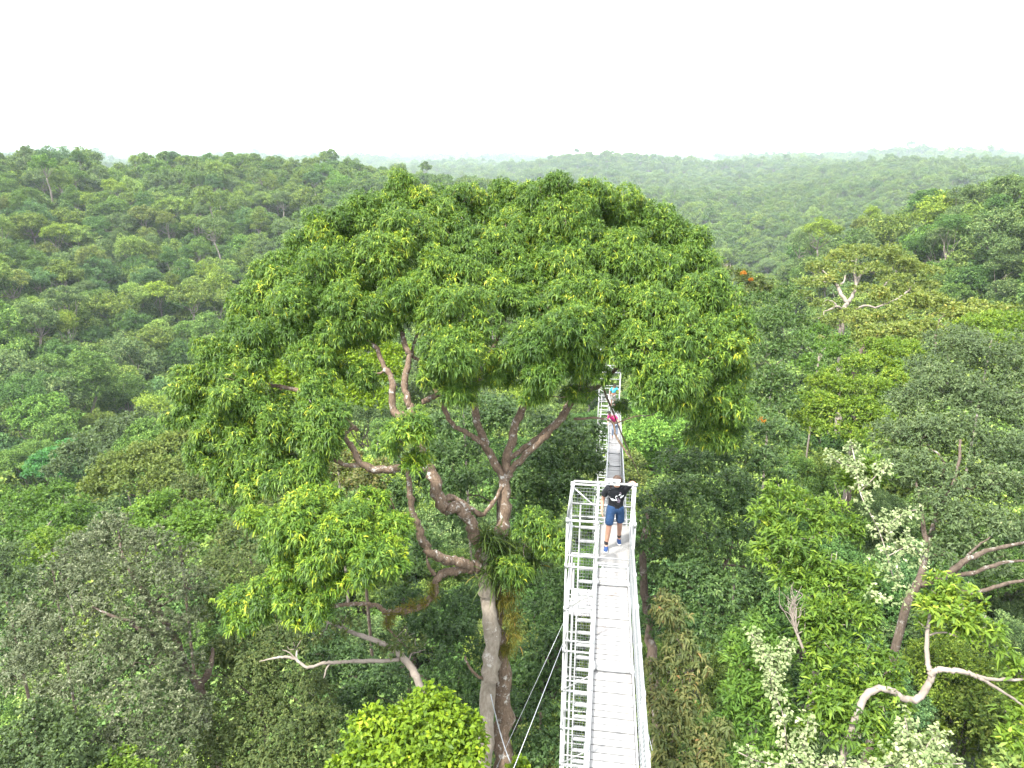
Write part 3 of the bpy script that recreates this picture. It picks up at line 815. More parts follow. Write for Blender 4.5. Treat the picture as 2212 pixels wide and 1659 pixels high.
# ---- slope on the far side of the silvery tree
near_tree('bright_crowned_tree', 'bright green billowing tree just above the silvery tree',
          [(300,1115,45,36),(350,1095,48,36.5),(420,1120,52,35.5),(380,1150,55,34.5),(310,1150,45,35),(450,1150,42,34.5),(470,1130,30,35.5)], M_bright, M_redbark, 16, 6, .2, .1, False, .4, (9, .40), .75, 91, lum=.5)
near_tree('olive_gold_tree', 'golden-olive domed tree on the slope above the bright billowing one',
          [(250,1010,48,58),(310,985,52,58),(370,960,48,59),(220,1045,45,57),(290,1040,58,56),(360,1020,58,56),(420,1000,50,57),(400,950,40,60),(200,1075,30,56)], M_ygold, M_palebark, 9, 6, .28, .14, False, .4, (9, .40), .7, 92, lum=.42)
near_tree('grey_green_tree', 'broad grey-green tree with pale boughs below the emerald crown',
          [(210,960,50,88),(270,925,52,90),(320,910,45,92),(160,985,45,86),(240,990,48,84),(130,1010,38,84),(350,925,35,92),(300,960,40,88)], M_grey, M_palebark, 6, 6, .4, .18, False, .4, (9, .38), .6, 93, lum=.4)
near_tree('emerald_tree', 'vivid emerald tree at the rim of the dark valley',
          [(105,985,32,98),(140,975,34,98),(75,1010,28,97),(170,965,22,100),(110,1015,30,96)], M_emer, M_palebark, 6, 6, .4, .2, False, .4, (9, .38), .7, 94, lum=.55)
near_tree('mid_green_tree', 'mid-green low tree filling the slope beside the silvery tree',
          [(70,1090,50,58),(130,1070,52,58),(40,1140,50,52),(110,1130,55,50),(180,1110,48,50),(20,1080,40,62)], M_bright, M_palebark, 9, 6, .28, .14, False, .4, (9, .40), .7, 95, lum=.3)
near_tree('yellow_green_tree', 'small yellow-green tree tucked against the silvery crown',
          [(75,1185,34,40),(110,1165,34,40),(65,1215,30,38),(105,1210,25,38),(165,1150,22,42)], M_yell, M_redbark, 18, 6, .2, .09, False, .4, (8, .42), .8, 96, lum=.4)
near_tree('blue_green_tree', 'blue-green rounded tree at the edge of the slope',
          [(15,1210,52,34),(30,1280,58,32),(10,1350,50,30),(-20,1270,50,33)], M_grey, M_redbark, 17, 6, .2, .08, False, .4, (8, .42), .8, 97, lum=.34)
near_tree('olive_tree', 'dull green feathery tree under the golden-olive dome',
          [(420,1060,58,42),(490,1080,60,40),(540,1130,58,36),(470,1040,48,44),(540,1060,55,42),(500,1180,55,33),(560,1200,45,31),(580,1100,45,38),(620,1060,40,42)], M_olive, M_redbark, 13, 6, .22, .09, True, .5, (9, .42), .75, 98, lum=.55)
near_tree('understory_tree', 'dusty pink-tinged bushy tree below the drooping boughs',
          [(720,1030,45,30),(780,1050,50,29),(760,1000,40,31),(820,1020,40,30)], M_reddish, M_redbark, 20, 6, .16, .09, False, .5, (8, .42), .75, 99, lum=.55)

# ---- right-hand side
near_tree('dark_green_tree', 'tall dark green fine-leaved tree beside the walkway scaffold',
          [(1405,1120,38,22.3),(1402,1185,34,22.1),(1450,1010,55,27),(1520,1000,60,26),(1600,985,65,26),(1660,1000,55,26),(1420,1090,60,25),(1500,1080,68,24),(1590,1070,70,24),(1660,1090,60,24.5),(1440,1170,62,23.5),(1520,1170,70,22.5),(1600,1170,68,22.5),(1420,1250,55,23),(1500,1260,70,21.5),(1580,1270,70,21),(1640,1240,50,22),(1430,1340,55,21.5),(1520,1350,68,20.5),(1600,1370,60,20),(1680,940,50,28),(1700,1050,45,25)],
          M_dark, M_redbark, 34, 6, .15, .055, True, .6, (8, .42), .75, 111,
          [(1420,1560,21.5,.17),(1408,1400,22,.16),(1395,1300,22.5,.14),(1388,1200,23,.12),(1400,1100,24,.09)], [[(1392,1295,22.5,.1),(1420,1290,22.2,.08),(1445,1272,22,.06)],[(1560,1230,22,.05),(1575,1200,22.2,.05),(1583,1170,22.4,.03)]], lum=.54)
near_tree('grey_green_tree', 'great grey-green tree with dark twisted boughs behind the pale creeper',
          [(2015,795,56,34),(2060,760,60,35),(2120,770,68,35),(2190,800,62,34),(1965,870,58,31),(2010,850,75,31),(2100,860,78,31),(2190,890,70,31),(1925,945,56,29),(1990,940,72,28),(2070,950,80,28),(2160,970,78,28),(1920,1010,60,27),(2000,1030,75,26),(2090,1040,80,26),(2180,1060,75,26),(2030,1110,70,24.5),(2120,1130,75,24.5),(2200,1150,60,25),(2060,1190,58,23.5),(2140,1220,55,23.5),(2080,730,50,37),(2220,750,50,36),(1880,1000,45,28)],
          M_grey, M_redbark, 27, 6, .17, .055, True, .5, (9, .42), .75, 121,
          [(1960,1300,23.5,.14),(1985,1255,23.5,.13),(2000,1200,24,.10),(2020,1120,25,.08),(2040,1000,26.5,.06)],
          [[(1985,1262,23.5,.13),(2040,1245,22.8,.11),(2080,1215,22.4,.09),(2130,1190,22.2,.07),(2212,1172,22,.05)],[(2050,1242,22.8,.08),(2100,1238,22.4,.07),(2170,1215,22.2,.05),(2230,1210,22,.03)],[(2040,1268,22.6,.09),(2100,1280,22.2,.08),(2170,1262,22,.06),(2240,1250,22,.04)],[(2000,1180,24,.08),(1990,1100,25,.06),(1975,1020,26,.04)],[(2030,1100,25.2,.08),(2065,1030,25.5,.06),(2075,950,26.5,.04)],[(2060,1240,22.8,.05),(2100,1190,22.6,.04),(2140,1160,22.6,.02)]], lum=.47)
near_tree('strap_leaf_tree', 'yellow-green long-leaved tree draped in pale creeper',
          [(1690,1075,42,15.4),(1660,1120,40,15),(1740,1110,48,15),(1690,1165,52,14.6),(1650,1205,38,14.6),(1780,1140,44,14.8),(1840,1150,40,15),(1800,1095,30,15.4),(1860,1010,40,16),(1900,1030,30,16),(1830,1045,30,16),
           (1800,1230,55,14),(1760,1275,45,13.8),(1850,1260,45,13.8),(1790,1330,55,13.2),(1850,1340,55,13.1),(1740,1370,40,13.2),(1700,1240,40,14.4),(1810,1420,60,12.7),(1880,1430,55,12.7),(1760,1440,45,12.8),(1860,1510,60,12.2),(1790,1510,50,12.3),(1920,1500,40,12.5),(1850,1580,55,11.9),(1920,1570,48,12),(1780,1580,45,12)],
          M_yell, M_palebark, 46, 7, .20, .04, True, .55, (8, .44), .78, 131, lum=.35, out_w=.6, up_w=.55, tvar=.2)
near_tree('strap_leaf_tree', 'darker green long-leaved tree below the creeper-draped one',
          [(1620,1440,48,13.6),(1670,1420,45,13.6),(1600,1500,52,13),(1660,1500,58,12.8),(1620,1560,50,12.6),(1700,1560,40,12.5),(1690,1620,55,12.2),(1640,1650,50,12),(1590,1390,36,14.2),(1640,1370,40,14.2)],
          M_bright, M_palebark, 44, 7, .19, .038, True, .55, (8, .44), .78, 132, lum=.36, out_w=.6, up_w=.55)
near_tree('pale_bough_tree', 'yellow-green tufted tree carried on one bare pale elbowed bough',
          [(2030,1270,36,12.4),(2080,1280,40,12.3),(2060,1320,45,12),(2110,1350,40,12),(2010,1310,34,12.2),(2140,1385,32,12),(2090,1370,34,12),(2000,1350,22,12.3),
           (2190,1440,34,12),(2220,1480,40,12),(2200,1560,36,11.8),(2230,1520,36,11.9),(2170,1600,26,11.6),(2215,1620,40,11.4)],
          M_yell, M_palebark, 38, 7, .2, .045, True, .55, (6, .46), .75, 141,
          [(1820,1640,11.8,0.0612),(1860,1520,11.9,0.0578),(1890,1490,12,0.0578),(1925,1492,12,0.0578),(1955,1510,12,0.0578),(1985,1508,12,0.0578),(2005,1475,12,0.0544),(2012,1455,12.05,0.0510),(2004,1430,12.1,0.0408),(2003,1370,12.2,0.0340),(2010,1320,12.2,0.0238)],
          [[(2010,1462,12,0.0476),(2022,1448,12,0.0476),(2050,1447,11.95,0.0476),(2090,1453,11.9,0.0442),(2115,1462,11.85,0.0374),(2150,1468,11.8,0.0272),(2212,1468,11.8,0.0204)],[(2112,1461,11.85,0.0306),(2150,1485,11.8,0.0272),(2190,1510,11.8,0.0204),(2230,1540,11.8,0.0136)],[(2006,1372,12.2,0.0204),(2040,1366,12.1,0.0170),(2075,1378,12,0.0102)]], ground=True, lum=.52, up_w=.6, out_w=.6)
near_tree('weeping_tree', 'reddish-stemmed weeping tree with narrow olive leaves beside the handrail',
          [(1450,1330,38,13.6),(1470,1390,45,13.4),(1440,1440,42,13.2),(1500,1440,42,13.2),(1430,1510,45,12.7),(1490,1510,50,12.6),(1450,1580,50,12.2),(1530,1590,45,12.2),(1480,1650,60,11.8),(1540,1680,50,11.7),(1420,1640,36,12.2),(1440,1300,24,14)],
          M_reddish, M_redbark, 44, 7, .15, .036, True, .9, (6, .46), .95, 151, lum=.52, up_w=-.25, out_w=.55, tw=.02)
near_tree('yellow_green_tree', 'layered bright yellow-green tree between the great grey-green tree and the valley',
          [(1850,790,52,46),(1920,770,52,47),(1790,830,48,45),(1860,840,58,44),(1930,820,48,45),(1760,880,42,44),(1820,890,55,42),(1890,890,52,42),(1770,925,38,42),(1840,935,45,41),(1900,755,40,48),(1740,865,36,44),(1738,905,34,43),(1950,800,44,46),(1900,930,48,42),(1800,880,50,43),(1970,760,36,48)],
          M_yell, M_palebark, 26, 6, .19, .085, False, .3, (10, .38), .6, 161, lum=.52, shell=.3)
near_tree('yellow_green_tree', 'flat-layered yellow-green tree behind the great grey-green tree',
          [(2110,705,46,50),(2170,700,50,50),(2220,720,50,48),(2080,725,30,49),(2150,735,45,47)], M_yell, M_palebark, 22, 6, .2, .09, False, .3, (10, .38), .6, 162, lum=.54, shell=.3)
near_tree('olive_gold_tree', 'olive tree with orange young leaves below the umbrella crown',
          [(1920,690,42,52),(1970,660,45,54),(2020,655,42,55),(2060,680,42,53),(1880,730,40,50),(1940,730,45,50),(2000,715,48,51),(1860,690,30,53),(2120,670,40,55),(2170,680,38,54),(2090,720,32,51),(1900,640,30,55)],
          M_ygold, M_redbark, 11, 6, .26, .13, False, .4, (9, .40), .65, 171, [(1850,860,47,.2),(1848,790,48,.18),(1870,745,49,.14),(1910,715,51,.1)], [[(1860,765,48.5,.12),(1900,755,50,.1),(1960,740,51,.06)],[(2025,760,49,.12),(2020,730,50,.1),(2030,690,52,.06)]], lum=.6)
near_tree('umbrella_tree', 'pale-limbed umbrella-shaped tree spreading over the valley edge',
          [(1770,580,36,78),(1810,560,38,79),(1860,545,42,80),(1910,548,42,80),(1950,570,42,79),(1985,590,40,78),(2005,620,30,77),(1745,610,28,77),(1735,640,24,76),(1790,605,34,76),(1840,585,38,76),(1890,585,40,77),(1930,605,40,76),(1960,630,36,75),(1870,625,30,75),(1910,650,34,74),(1840,680,34,73),(1890,690,34,72),(1775,655,24,74),(1800,700,24,73),(1860,710,26,72),(1980,645,24,76),(1790,735,26,70),(1835,745,30,69),(1885,735,28,70),(1815,690,24,71),(1765,690,22,72),(1950,670,26,73)],
          M_ygold, M_palebark, 8, 6, .30, .14, False, .3, (10, .36), .5, 181,
          [(1815,830,71,.32),(1815,760,72,.3),(1817,715,73,.28),(1823,668,74,.24),(1829,654,74,.22),(1815,632,74.5,.19),(1808,617,75,.17),(1801,612,75.5,.14),(1784,591,76,.1)],
          [[(1829,654,74,.2),(1838,645,74.5,.17),(1849,620,75,.16),(1847,600,75.5,.14),(1846,585,76,.1),(1850,560,78,.06)],[(1847,605,75.5,.12),(1862,592,76,.1),(1875,575,77,.07)],[(1822,672,74,.15),(1810,662,73.5,.13),(1795,668,73,.1),(1780,673,73,.06)],[(1808,662,73.5,.09),(1800,652,73.5,.08),(1785,648,73.5,.05)],
           [(1808,617,75,.1),(1822,610,75,.09),(1826,595,75.5,.06)],[(1890,665,73,.1),(1930,650,73.5,.11),(1960,630,74,.09),(1975,610,76,.05)],[(1885,640,74,.09),(1905,622,74.5,.09),(1925,600,76,.05)],[(1845,670,73.5,.12),(1870,660,73.2,.1),(1892,666,73,.09)],[(1801,612,75.5,.08),(1785,610,75,.07),(1765,602,76,.04)]], lum=.52, shell=.3, r0=.3, tw=.04)
near_tree('mid_green_tree', 'slim grey-green tree just past the edge of the tallest crown',
          [(1640,700,40,44),(1690,690,42,45),(1650,760,45,43),(1710,750,42,44),(1670,820,45,41),(1730,700,30,47),(1640,840,38,41),(1690,880,40,40),(1650,910,40,38),(1700,640,30,48),(1640,650,30,46)],
          M_dark, M_palebark, 15, 6, .22, .1, False, .4, (9, .40), .8, 191, lum=.62)
near_tree('orange_tinged_tree', 'dull olive tree whose crown carries orange flower clusters',
          [(1580,600,34,58),(1620,615,34,58),(1600,645,34,56),(1650,625,26,59),(1560,585,24,60)], M_olive, M_palebark, 9, 6, .3, .13, False, .4, (9, .40), .75, 192, lum=.62)
near_tree('bright_crowned_tree', 'mid-green billowing tree at the foot of the umbrella tree',
          [(1770,720,30,62),(1740,740,32,60),(1790,760,34,57),(1750,790,34,55),(1810,740,28,60)], M_bright, M_palebark, 8, 6, .28, .14, False, .4, (9, .40), .75, 193, lum=.36)
for rows, lab, s in (([(1606,590,8,56.5)], 'round orange flower cluster on top of the dull olive tree', 1), ([(1622,604,6,56.5)], 'scattered orange flower cluster below the topmost one', 2),
                     ([(1645,908,11,37)], 'orange-brown flower cluster beside the drooping edge of the tallest crown', 3)):
    L = lobes_px(rows)
    V, Q, t = foliage(L * np.array([1, 1, 1, .7, .7, .6]), 90, 4, .09, .06, 900 + s, False, .2)
    tag(obj('flower_cluster', np_mesh('flower_cluster', V, Q, M_orange, t), None, L[0, :3]), lab, 'flowers')

# ---- pale variegated creepers
def creeper(label, paths, rows, seed, dens=60):
    L = lobes_px(rows)
    r = np.random.default_rng(seed)
    base = np.array(P(*[paths[0][0][i] for i in (0, 1, 2)]))
    e = empty('creeper_vine', base, label, 'vine')
    mb = MB(); sp = []
    for p in paths:
        s = spline(np.array([P(*q) for q in p]), 8); sp.append(s)
        mb.path(s, .012, 5)
    mb.build('stem', M_palebark, e, base)
    lead = []
    for s in sp:                      # leaves crowd along the stems like garlands
        for q in s: lead.append([*q, .15, .15, .17])
    S = np.concatenate([np.array(lead), sublobes(L, 6, .4, seed)]) if len(L) else np.array(lead)
    n = int(dens * (len(lead) * .10 + (2 * math.pi * L[:, 3] * L[:, 5]).sum()))
    V, Q, t = foliage(S, n, 5, .075, .062, seed, False, .9, .7, .0, .5, -.7, .5, .5, .22)
    obj('leaves', np_mesh('leaves', V, Q, M_creep, t), e, base)
    for l in L: OCC.append((l[:3], l[3]))

creeper('cream-leaved creeper trailing down the side of the yellow-green long-leaved tree',
        [[(1930,1250,13.2),(1900,1150,14),(1860,1070,14.8),(1850,1010,15.2),(1840,965,15.6)],[(1850,1010,15.2),(1815,1000,15.4),(1795,985,15.6)],[(1860,1060,15),(1900,1020,15.4),(1912,1008,15.4)],[(1900,1150,14),(1950,1110,14.2),(1985,1100,14.2)],[(1920,1200,13.5),(1970,1180,13.6),(2000,1220,13.5)]],
        [(1900,1110,22,14.2),(1930,1160,34,13.8),(1960,1210,34,13.5),(1910,1220,32,13.3),(1950,1260,36,13.1),(1890,1290,24,13),(1970,1180,24,13.7),(1930,1300,26,12.9),(1870,1070,14,14.8)], 5, 34)
creeper('cream-leaved creeper climbing between two long-leaved trees with an upright tip',
        [[(1700,1620,11.8),(1690,1540,12),(1665,1480,12.2),(1670,1440,12.4),(1640,1400,12.7),(1622,1365,12.9)],[(1665,1470,12.2),(1690,1420,12.5),(1702,1395,12.6)],[(1670,1440,12.4),(1650,1410,12.6)]],
        [(1672,1440,14,12.3),(1640,1415,12,12.6),(1670,1500,18,12),(1700,1560,16,11.9)], 6, 34)
creeper('cream-leaved creeper carpeting the lowest branches with pointed spires',
        [[(1595,1625,11.6),(1640,1645,11.5),(1700,1650,11.5),(1760,1640,11.5)],[(1720,1650,11.5),(1740,1590,11.7),(1745,1560,11.8)],[(1950,1640,11.3),(1960,1590,11.4),(1955,1550,11.6)],[(1990,1640,11.3),(2010,1600,11.4),(2035,1590,11.5)],[(1760,1650,11.4),(1860,1660,11.3),(1960,1650,11.3),(2080,1650,11.3)]],
        [(1930,1630,34,11.3),(1980,1620,36,11.3),(2020,1640,34,11.3),(1880,1655,34,11.2),(1800,1650,26,11.4),(1740,1630,18,11.5),(1690,1650,20,11.5),(1980,1670,44,11.1),(1880,1690,50,11)], 7, 34)

# bare twiggy shrub standing among the long-leaved trees
mb = MB(); r9 = np.random.default_rng(77)
p0 = P(1735, 1400, 13.0); s = spline(np.array([P(1738, 1410, 12.9), P(1722, 1370, 13), P(1712, 1340, 13.1), P(1716, 1305, 13.2)]), 5); mb.path(s, np.linspace(.03, .018, len(s)), 6)
for q in range(26):
    a = s[r9.integers(5, len(s))]; b = P(1716 + r9.normal(0, 18), 1285 + r9.normal(0, 18), 13.2 + r9.normal(0, .15)); branch_to(mb, a, b, .010, .003, -.05, 4, 500 + q)
tag(mb.build('bare_twigs', M_palebark, None, s[0]), 'leafless grey twiggy branch among the long-leaved trees', 'branch')

# ------------------------------------------------------------------ aluminium walkway and scaffold towers
A8 = math.radians(8.18)
UU = np.array([math.sin(A8), math.cos(A8), 0.0]); VV_ = np.array([math.cos(A8), -math.sin(A8), 0.0]); ZZ = np.array([0, 0, 1.0])
def W(v, u, z):
    return UU * u + VV_ * v + np.array([0, 0, CZ + z])

M_alu = plain_mat('aluminium_tube', (.34, .348, .352), .42, .25, .08, 9, .5, dirt=(.20, .195, .18), dscale=2.2)
M_deck = plain_mat('worn_aluminium_plank', (.29, .288, .284), .55, .1, .05, 14, .4, dirt=(.17, .135, .115), dscale=2.6)
M_mesh = plain_mat('galvanised_mesh', (.24, .255, .262), .5, .4, .08, 12)
M_steel = plain_mat('steel_cable', (.36, .38, .41), .4, .5, .05, 30)
M_gap = plain_mat('panel_grey', (.42, .40, .40), .6, .1, .12, 8, .3, dirt=(.3, .28, .27))
M_clamp = plain_mat('coupler_steel', (.5, .5, .49), .5, .5, .12, 20)


def net(mb, a, b, c, d, nx, ny, r):
    """wire grid on the quad a-b-c-d"""
    a, b, c, d = map(np.asarray, (a, b, c, d))
    for i in range(nx + 1):
        t = i / nx; mb.tube(a * (1 - t) + b * t, d * (1 - t) + c * t, r, None, 4, False)
    for j in range(ny + 1):
        t = j / ny; mb.tube(a * (1 - t) + d * t, b * (1 - t) + c * t, r, None, 4, False)


def collar(mb, a, b, r=.036, l=.07, at=(0.02, 0.98)):
    a, b = np.asarray(a), np.asarray(b); t = (b - a) / np.linalg.norm(b - a)
    for f in at:
        c = a + (b - a) * f
        mb.tube(c - t * l / 2, c + t * l / 2, r, None, 8)


def tower(label, v0, v1, u0, u1, zdeck, ztop, zbot, deck_v, pitch=1.0, group='walkway towers', detail=True, hatch=True, gate=True):
    base = W((v0 + v1) / 2, (u0 + u1) / 2, zbot)
    e = empty('scaffold_tower', base, label, 'tower', group)
    R = .021
    cor = [(v0, u0), (v1, u0), (v1, u1), (v0, u1)]
    for v, u in cor:
        mb = MB(); mb.tube(W(v, u, zbot), W(v, u, ztop), R, None, 10)
        if detail:
            for z in np.arange(ztop - .03, max(zbot, ztop - 18), -pitch): mb.tube(W(v, u, z - .05), W(v, u, z + .05), R * 1.45, None, 10)
        mb.build('post', M_alu, e, base)
    # ledgers: a double rail on every lift
    zs = [z for z in np.arange(zdeck - .12, zbot + .3, -pitch)]
    for z in zs:
        mb = MB()
        for (a, b) in ((0, 1), (1, 2), (2, 3), (3, 0)):
            p, q = W(*cor[a], z), W(*cor[b], z); mb.tube(p, q, R * .9, None, 8)
            if a in (0, 2):
                mb.tube(W(*cor[a], z + .26), W(*cor[b], z + .26), R * .75, None, 8)
            if detail and z > zdeck - 14: collar(mb, p, q, R * 1.4)
        mb.build('ledger', M_alu, e, base)
    # braces
    mb = MB()
    for i, z in enumerate(zs[:-1]):
        s = i % 2
        for (a, b) in ((0, 1), (3, 0), (1, 2)):
            p, q = (cor[a], cor[b]) if s else (cor[b], cor[a])
            if i % 2 == 0 or a != 0: mb.tube(W(*p, z), W(*q, z - pitch), R * .7, None, 8)
    mb.build('brace', M_alu, e, base)
    # guard rails above the deck
    zr = zdeck + .90
    mb = MB()
    for (a, b) in ((2, 3), (3, 0), (1, 2)):
        mb.tube(W(*cor[a], zr), W(*cor[b], zr), R, None, 10); collar(mb, W(*cor[a], zr), W(*cor[b], zr), R * 1.4, .08)
    mb.tube(W(v0, u0, zr), W(deck_v[0] - .04, u0, zr), R, None, 10); collar(mb, W(v0, u0, zr), W(deck_v[0] - .04, u0, zr), R * 1.45, .08)
    mb.build('guard_rail', M_alu, e, base)
    mb = MB()
    for h in (.04, .45):
        for (a, b) in ((2, 3), (3, 0), (1, 2)): mb.tube(W(*cor[a], zdeck + h), W(*cor[b], zdeck + h), R * .85, None, 8)
    mb.tube(W(deck_v[0] - .04, u1, zdeck), W(deck_v[0] - .04, u1, zr), R * .9, None, 8)
    mb.tube(W(deck_v[0] - .04, u0, zdeck), W(deck_v[0] - .04, u0, zr), R * .9, None, 8)
    mb.tube(W(v0, u1, zr - .05), W(deck_v[0] + .3, u1, zdeck + .05), R * .7, None, 8)
    mb.tube(W(v0 + .08, u0 + .12, zdeck - .1), W(v0 + .08, u0 + .12, zr - .12), R * .8, None, 8)
    mb.tube(W(v0 + .15, u0 + .03, zbot), W(v0 + .15, u0 + .03, zdeck - .05), R * .8, None, 8)
    mb.build('mid_rail', M_alu, e, base)
    # wire panels
    if detail:
        for (a, b) in ((3, 2), (0, 3), (1, 2)):
            mb = MB(); off = .035
            pa, pb = np.array(cor[a]), np.array(cor[b]); ln = np.linalg.norm(pa - pb)
            net(mb, W(*pa, zdeck + .10), W(*pb, zdeck + .10), W(*pb, zr - .08), W(*pa, zr - .08), int(ln / .062), int(.72 / .075), .0038)
            mb.build('wire_panel', M_mesh, e, base)
        mb = MB()
        net(mb, W(v0 + .06, u1 - .06, zbot + 15), W(deck_v[0], u1 - .06, zbot + 15), W(deck_v[0], u1 - .06, zdeck - .2), W(v0 + .06, u1 - .06, zdeck - .2), 9, int((zdeck - .2 - zbot - 15) / .08), .0042)
        mb.build('ladder_cage', M_mesh, e, base)
    # deck beside the ladder hatch
    mb = MB()
    mb.box(W((deck_v[0] + v1) / 2, (u0 + u1) / 2, zdeck - .012), VV_ * ((v1 - deck_v[0]) / 2 - .02), UU * ((u1 - u0) / 2 - .01), ZZ * .012)
    if not hatch:
        mb.box(W((deck_v[0] + v0) / 2 - .005, (u0 + u1) / 2, zdeck - .013), VV_ * ((deck_v[0] - v0) / 2 - .02), UU * ((u1 - u0) / 2 - .01), ZZ * .012)
    mb.build('deck_plate', M_tread, e, base, False)
    mb = MB()
    mb.box(W((deck_v[0] + deck_v[1]) / 2, u0 - .01, zdeck + .012), VV_ * .3, UU * .035, ZZ * .016)
    mb.tube(W(deck_v[0], u0 - .09, zdeck + .02), W(deck_v[1], u0 - .09, zdeck + .02), R * .8, None, 8)
    mb.box(W(deck_v[0] + .005, (u0 + u1) / 2, zdeck + .05), VV_ * .008, UU * ((u1 - u0) / 2 - .02), ZZ * .05)
    mb.box(W(v1 - .035, (u0 + u1) / 2, zdeck + .05), VV_ * .008, UU * ((u1 - u0) / 2 - .02), ZZ * .05)
    mb.build('toe_board', M_alu, e, base, False)
    # ladder in the hatch bay
    lv0, lv1 = v0 + .20, deck_v[0] - .07
    mb = MB()
    for v in (lv0, lv1): mb.tube(W(v, u0 + .42, zbot), W(v, u1 - .16, zdeck + .5), R * .8, None, 8)
    mb.build('ladder_stile', M_alu, e, base)
    n = int((zdeck + .3 - zbot) / .33)
    tot = zdeck + .5 - zbot
    for i in range(min(n, 60)):
        z = zdeck - .02 - i * .33
        if z < zbot + .2: break
        t = (z - zbot) / tot
        u = (u0 + .42) * (1 - t) + (u1 - .16) * t
        mb = MB(); mb.box(W((lv0 + lv1) / 2, u, z), VV_ * ((lv1 - lv0) / 2), UU * .045, ZZ * .014)
        mb.build('ladder_rung', M_alu, e, base, False)
    return e, base


# raised tread pattern for the platform plate
M_tread, nt, out = new_mat('tread_plate')
p = nt.nodes.new('ShaderNodeBsdfPrincipled'); p.inputs['Roughness'].default_value = .5; p.inputs['Metallic'].default_value = .15
tc = nt.nodes.new('ShaderNodeTexCoord'); vo = nt.nodes.new('ShaderNodeTexVoronoi'); vo.inputs['Scale'].default_value = 26
mp = nt.nodes.new('ShaderNodeMapping'); mp.inputs['Rotation'].default_value = (0, 0, .78); mp.inputs['Scale'].default_value = (1, 2.2, 1)
nt.links.new(tc.outputs['Object'], mp.inputs[0]); nt.links.new(mp.outputs[0], vo.inputs['Vector'])
rr = ramp(nt, [(.1, (.28, .277, .27)), (.45, (.2, .197, .19))]); nt.links.new(vo.outputs['Distance'], rr.inputs[0])
nt.links.new(rr.outputs[0], p.inputs['Base Color'])
bp = nt.nodes.new('ShaderNodeBump'); bp.inputs['Strength'].default_value = .35; bp.inputs['Distance'].default_value = .01; bp.invert = True
nt.links.new(vo.outputs['Distance'], bp.inputs['Height']); nt.links.new(bp.outputs[0], p.inputs['Normal'])
nt.links.new(p.outputs[0], out.inputs['Surface'])

T1 = dict(v0=-.60, v1=.68, u0=11.62, u1=13.17)
ZD = -7.50
tw1, tw1b = tower('white aluminium scaffold tower carrying the boy on its platform', T1['v0'], T1['v1'], T1['u0'], T1['u1'], ZD, ZD + .93, -42.0, (.0, .59))
# tall portal frame over the platform entrance
UP, HP = T1['u0'] + .08, 1.70
mb = MB()
for v in (-.035, .645): mb.tube(W(v, UP, ZD - .4), W(v, UP, ZD + HP), .022, None, 10)
mb.tube(W(-.50, UP, ZD + HP), W(.665, UP, ZD + HP), .023, None, 10)
for v in (-.035, .31, .54, .645): mb.tube(W(v - .04, UP, ZD + HP), W(v + .04, UP, ZD + HP), .032, None, 10)
mb.tube(W(-.49, UP, ZD + HP), W(T1['v0'] + .0, UP, ZD + .9), .022, None, 8)
mb.build('portal_frame', M_alu, tw1, tw1b)
# small notice plate clipped on the portal bar
PV, PZ = .225, ZD + HP + .045
mb = MB(); mb.box(W(PV, UP - .034, PZ - .02), VV_ * .13, UU * .004, ZZ * .038); mb.box(W(PV, UP, PZ + .022), VV_ * .135, UU * .045, ZZ * .005)
sp_ = mb.build('notice_plate', plain_mat('notice_white', (.6, .61, .61), .4), tw1, tw1b, False)
mb = MB(); M_ink = plain_mat('black_lettering', (.015, .015, .015), .6)
def gl(segs):
    for x0, z0, x1, z1 in segs: mb.tube(W(PV + x0, UP - .040, PZ - .018 + z0), W(PV + x1, UP - .040, PZ - .018 + z1), .006, None, 6)
gl([(-.095, .026, -.09, -.018), (-.09, -.018, -.065, -.018), (-.065, -.018, -.055, .026), (.0, -.026, .0, .024), (0, .024, .022, 0), (.022, 0, .044, .024), (.044, .024, .044, -.026)])
mb.build('lettering', M_ink, sp_, tw1b)


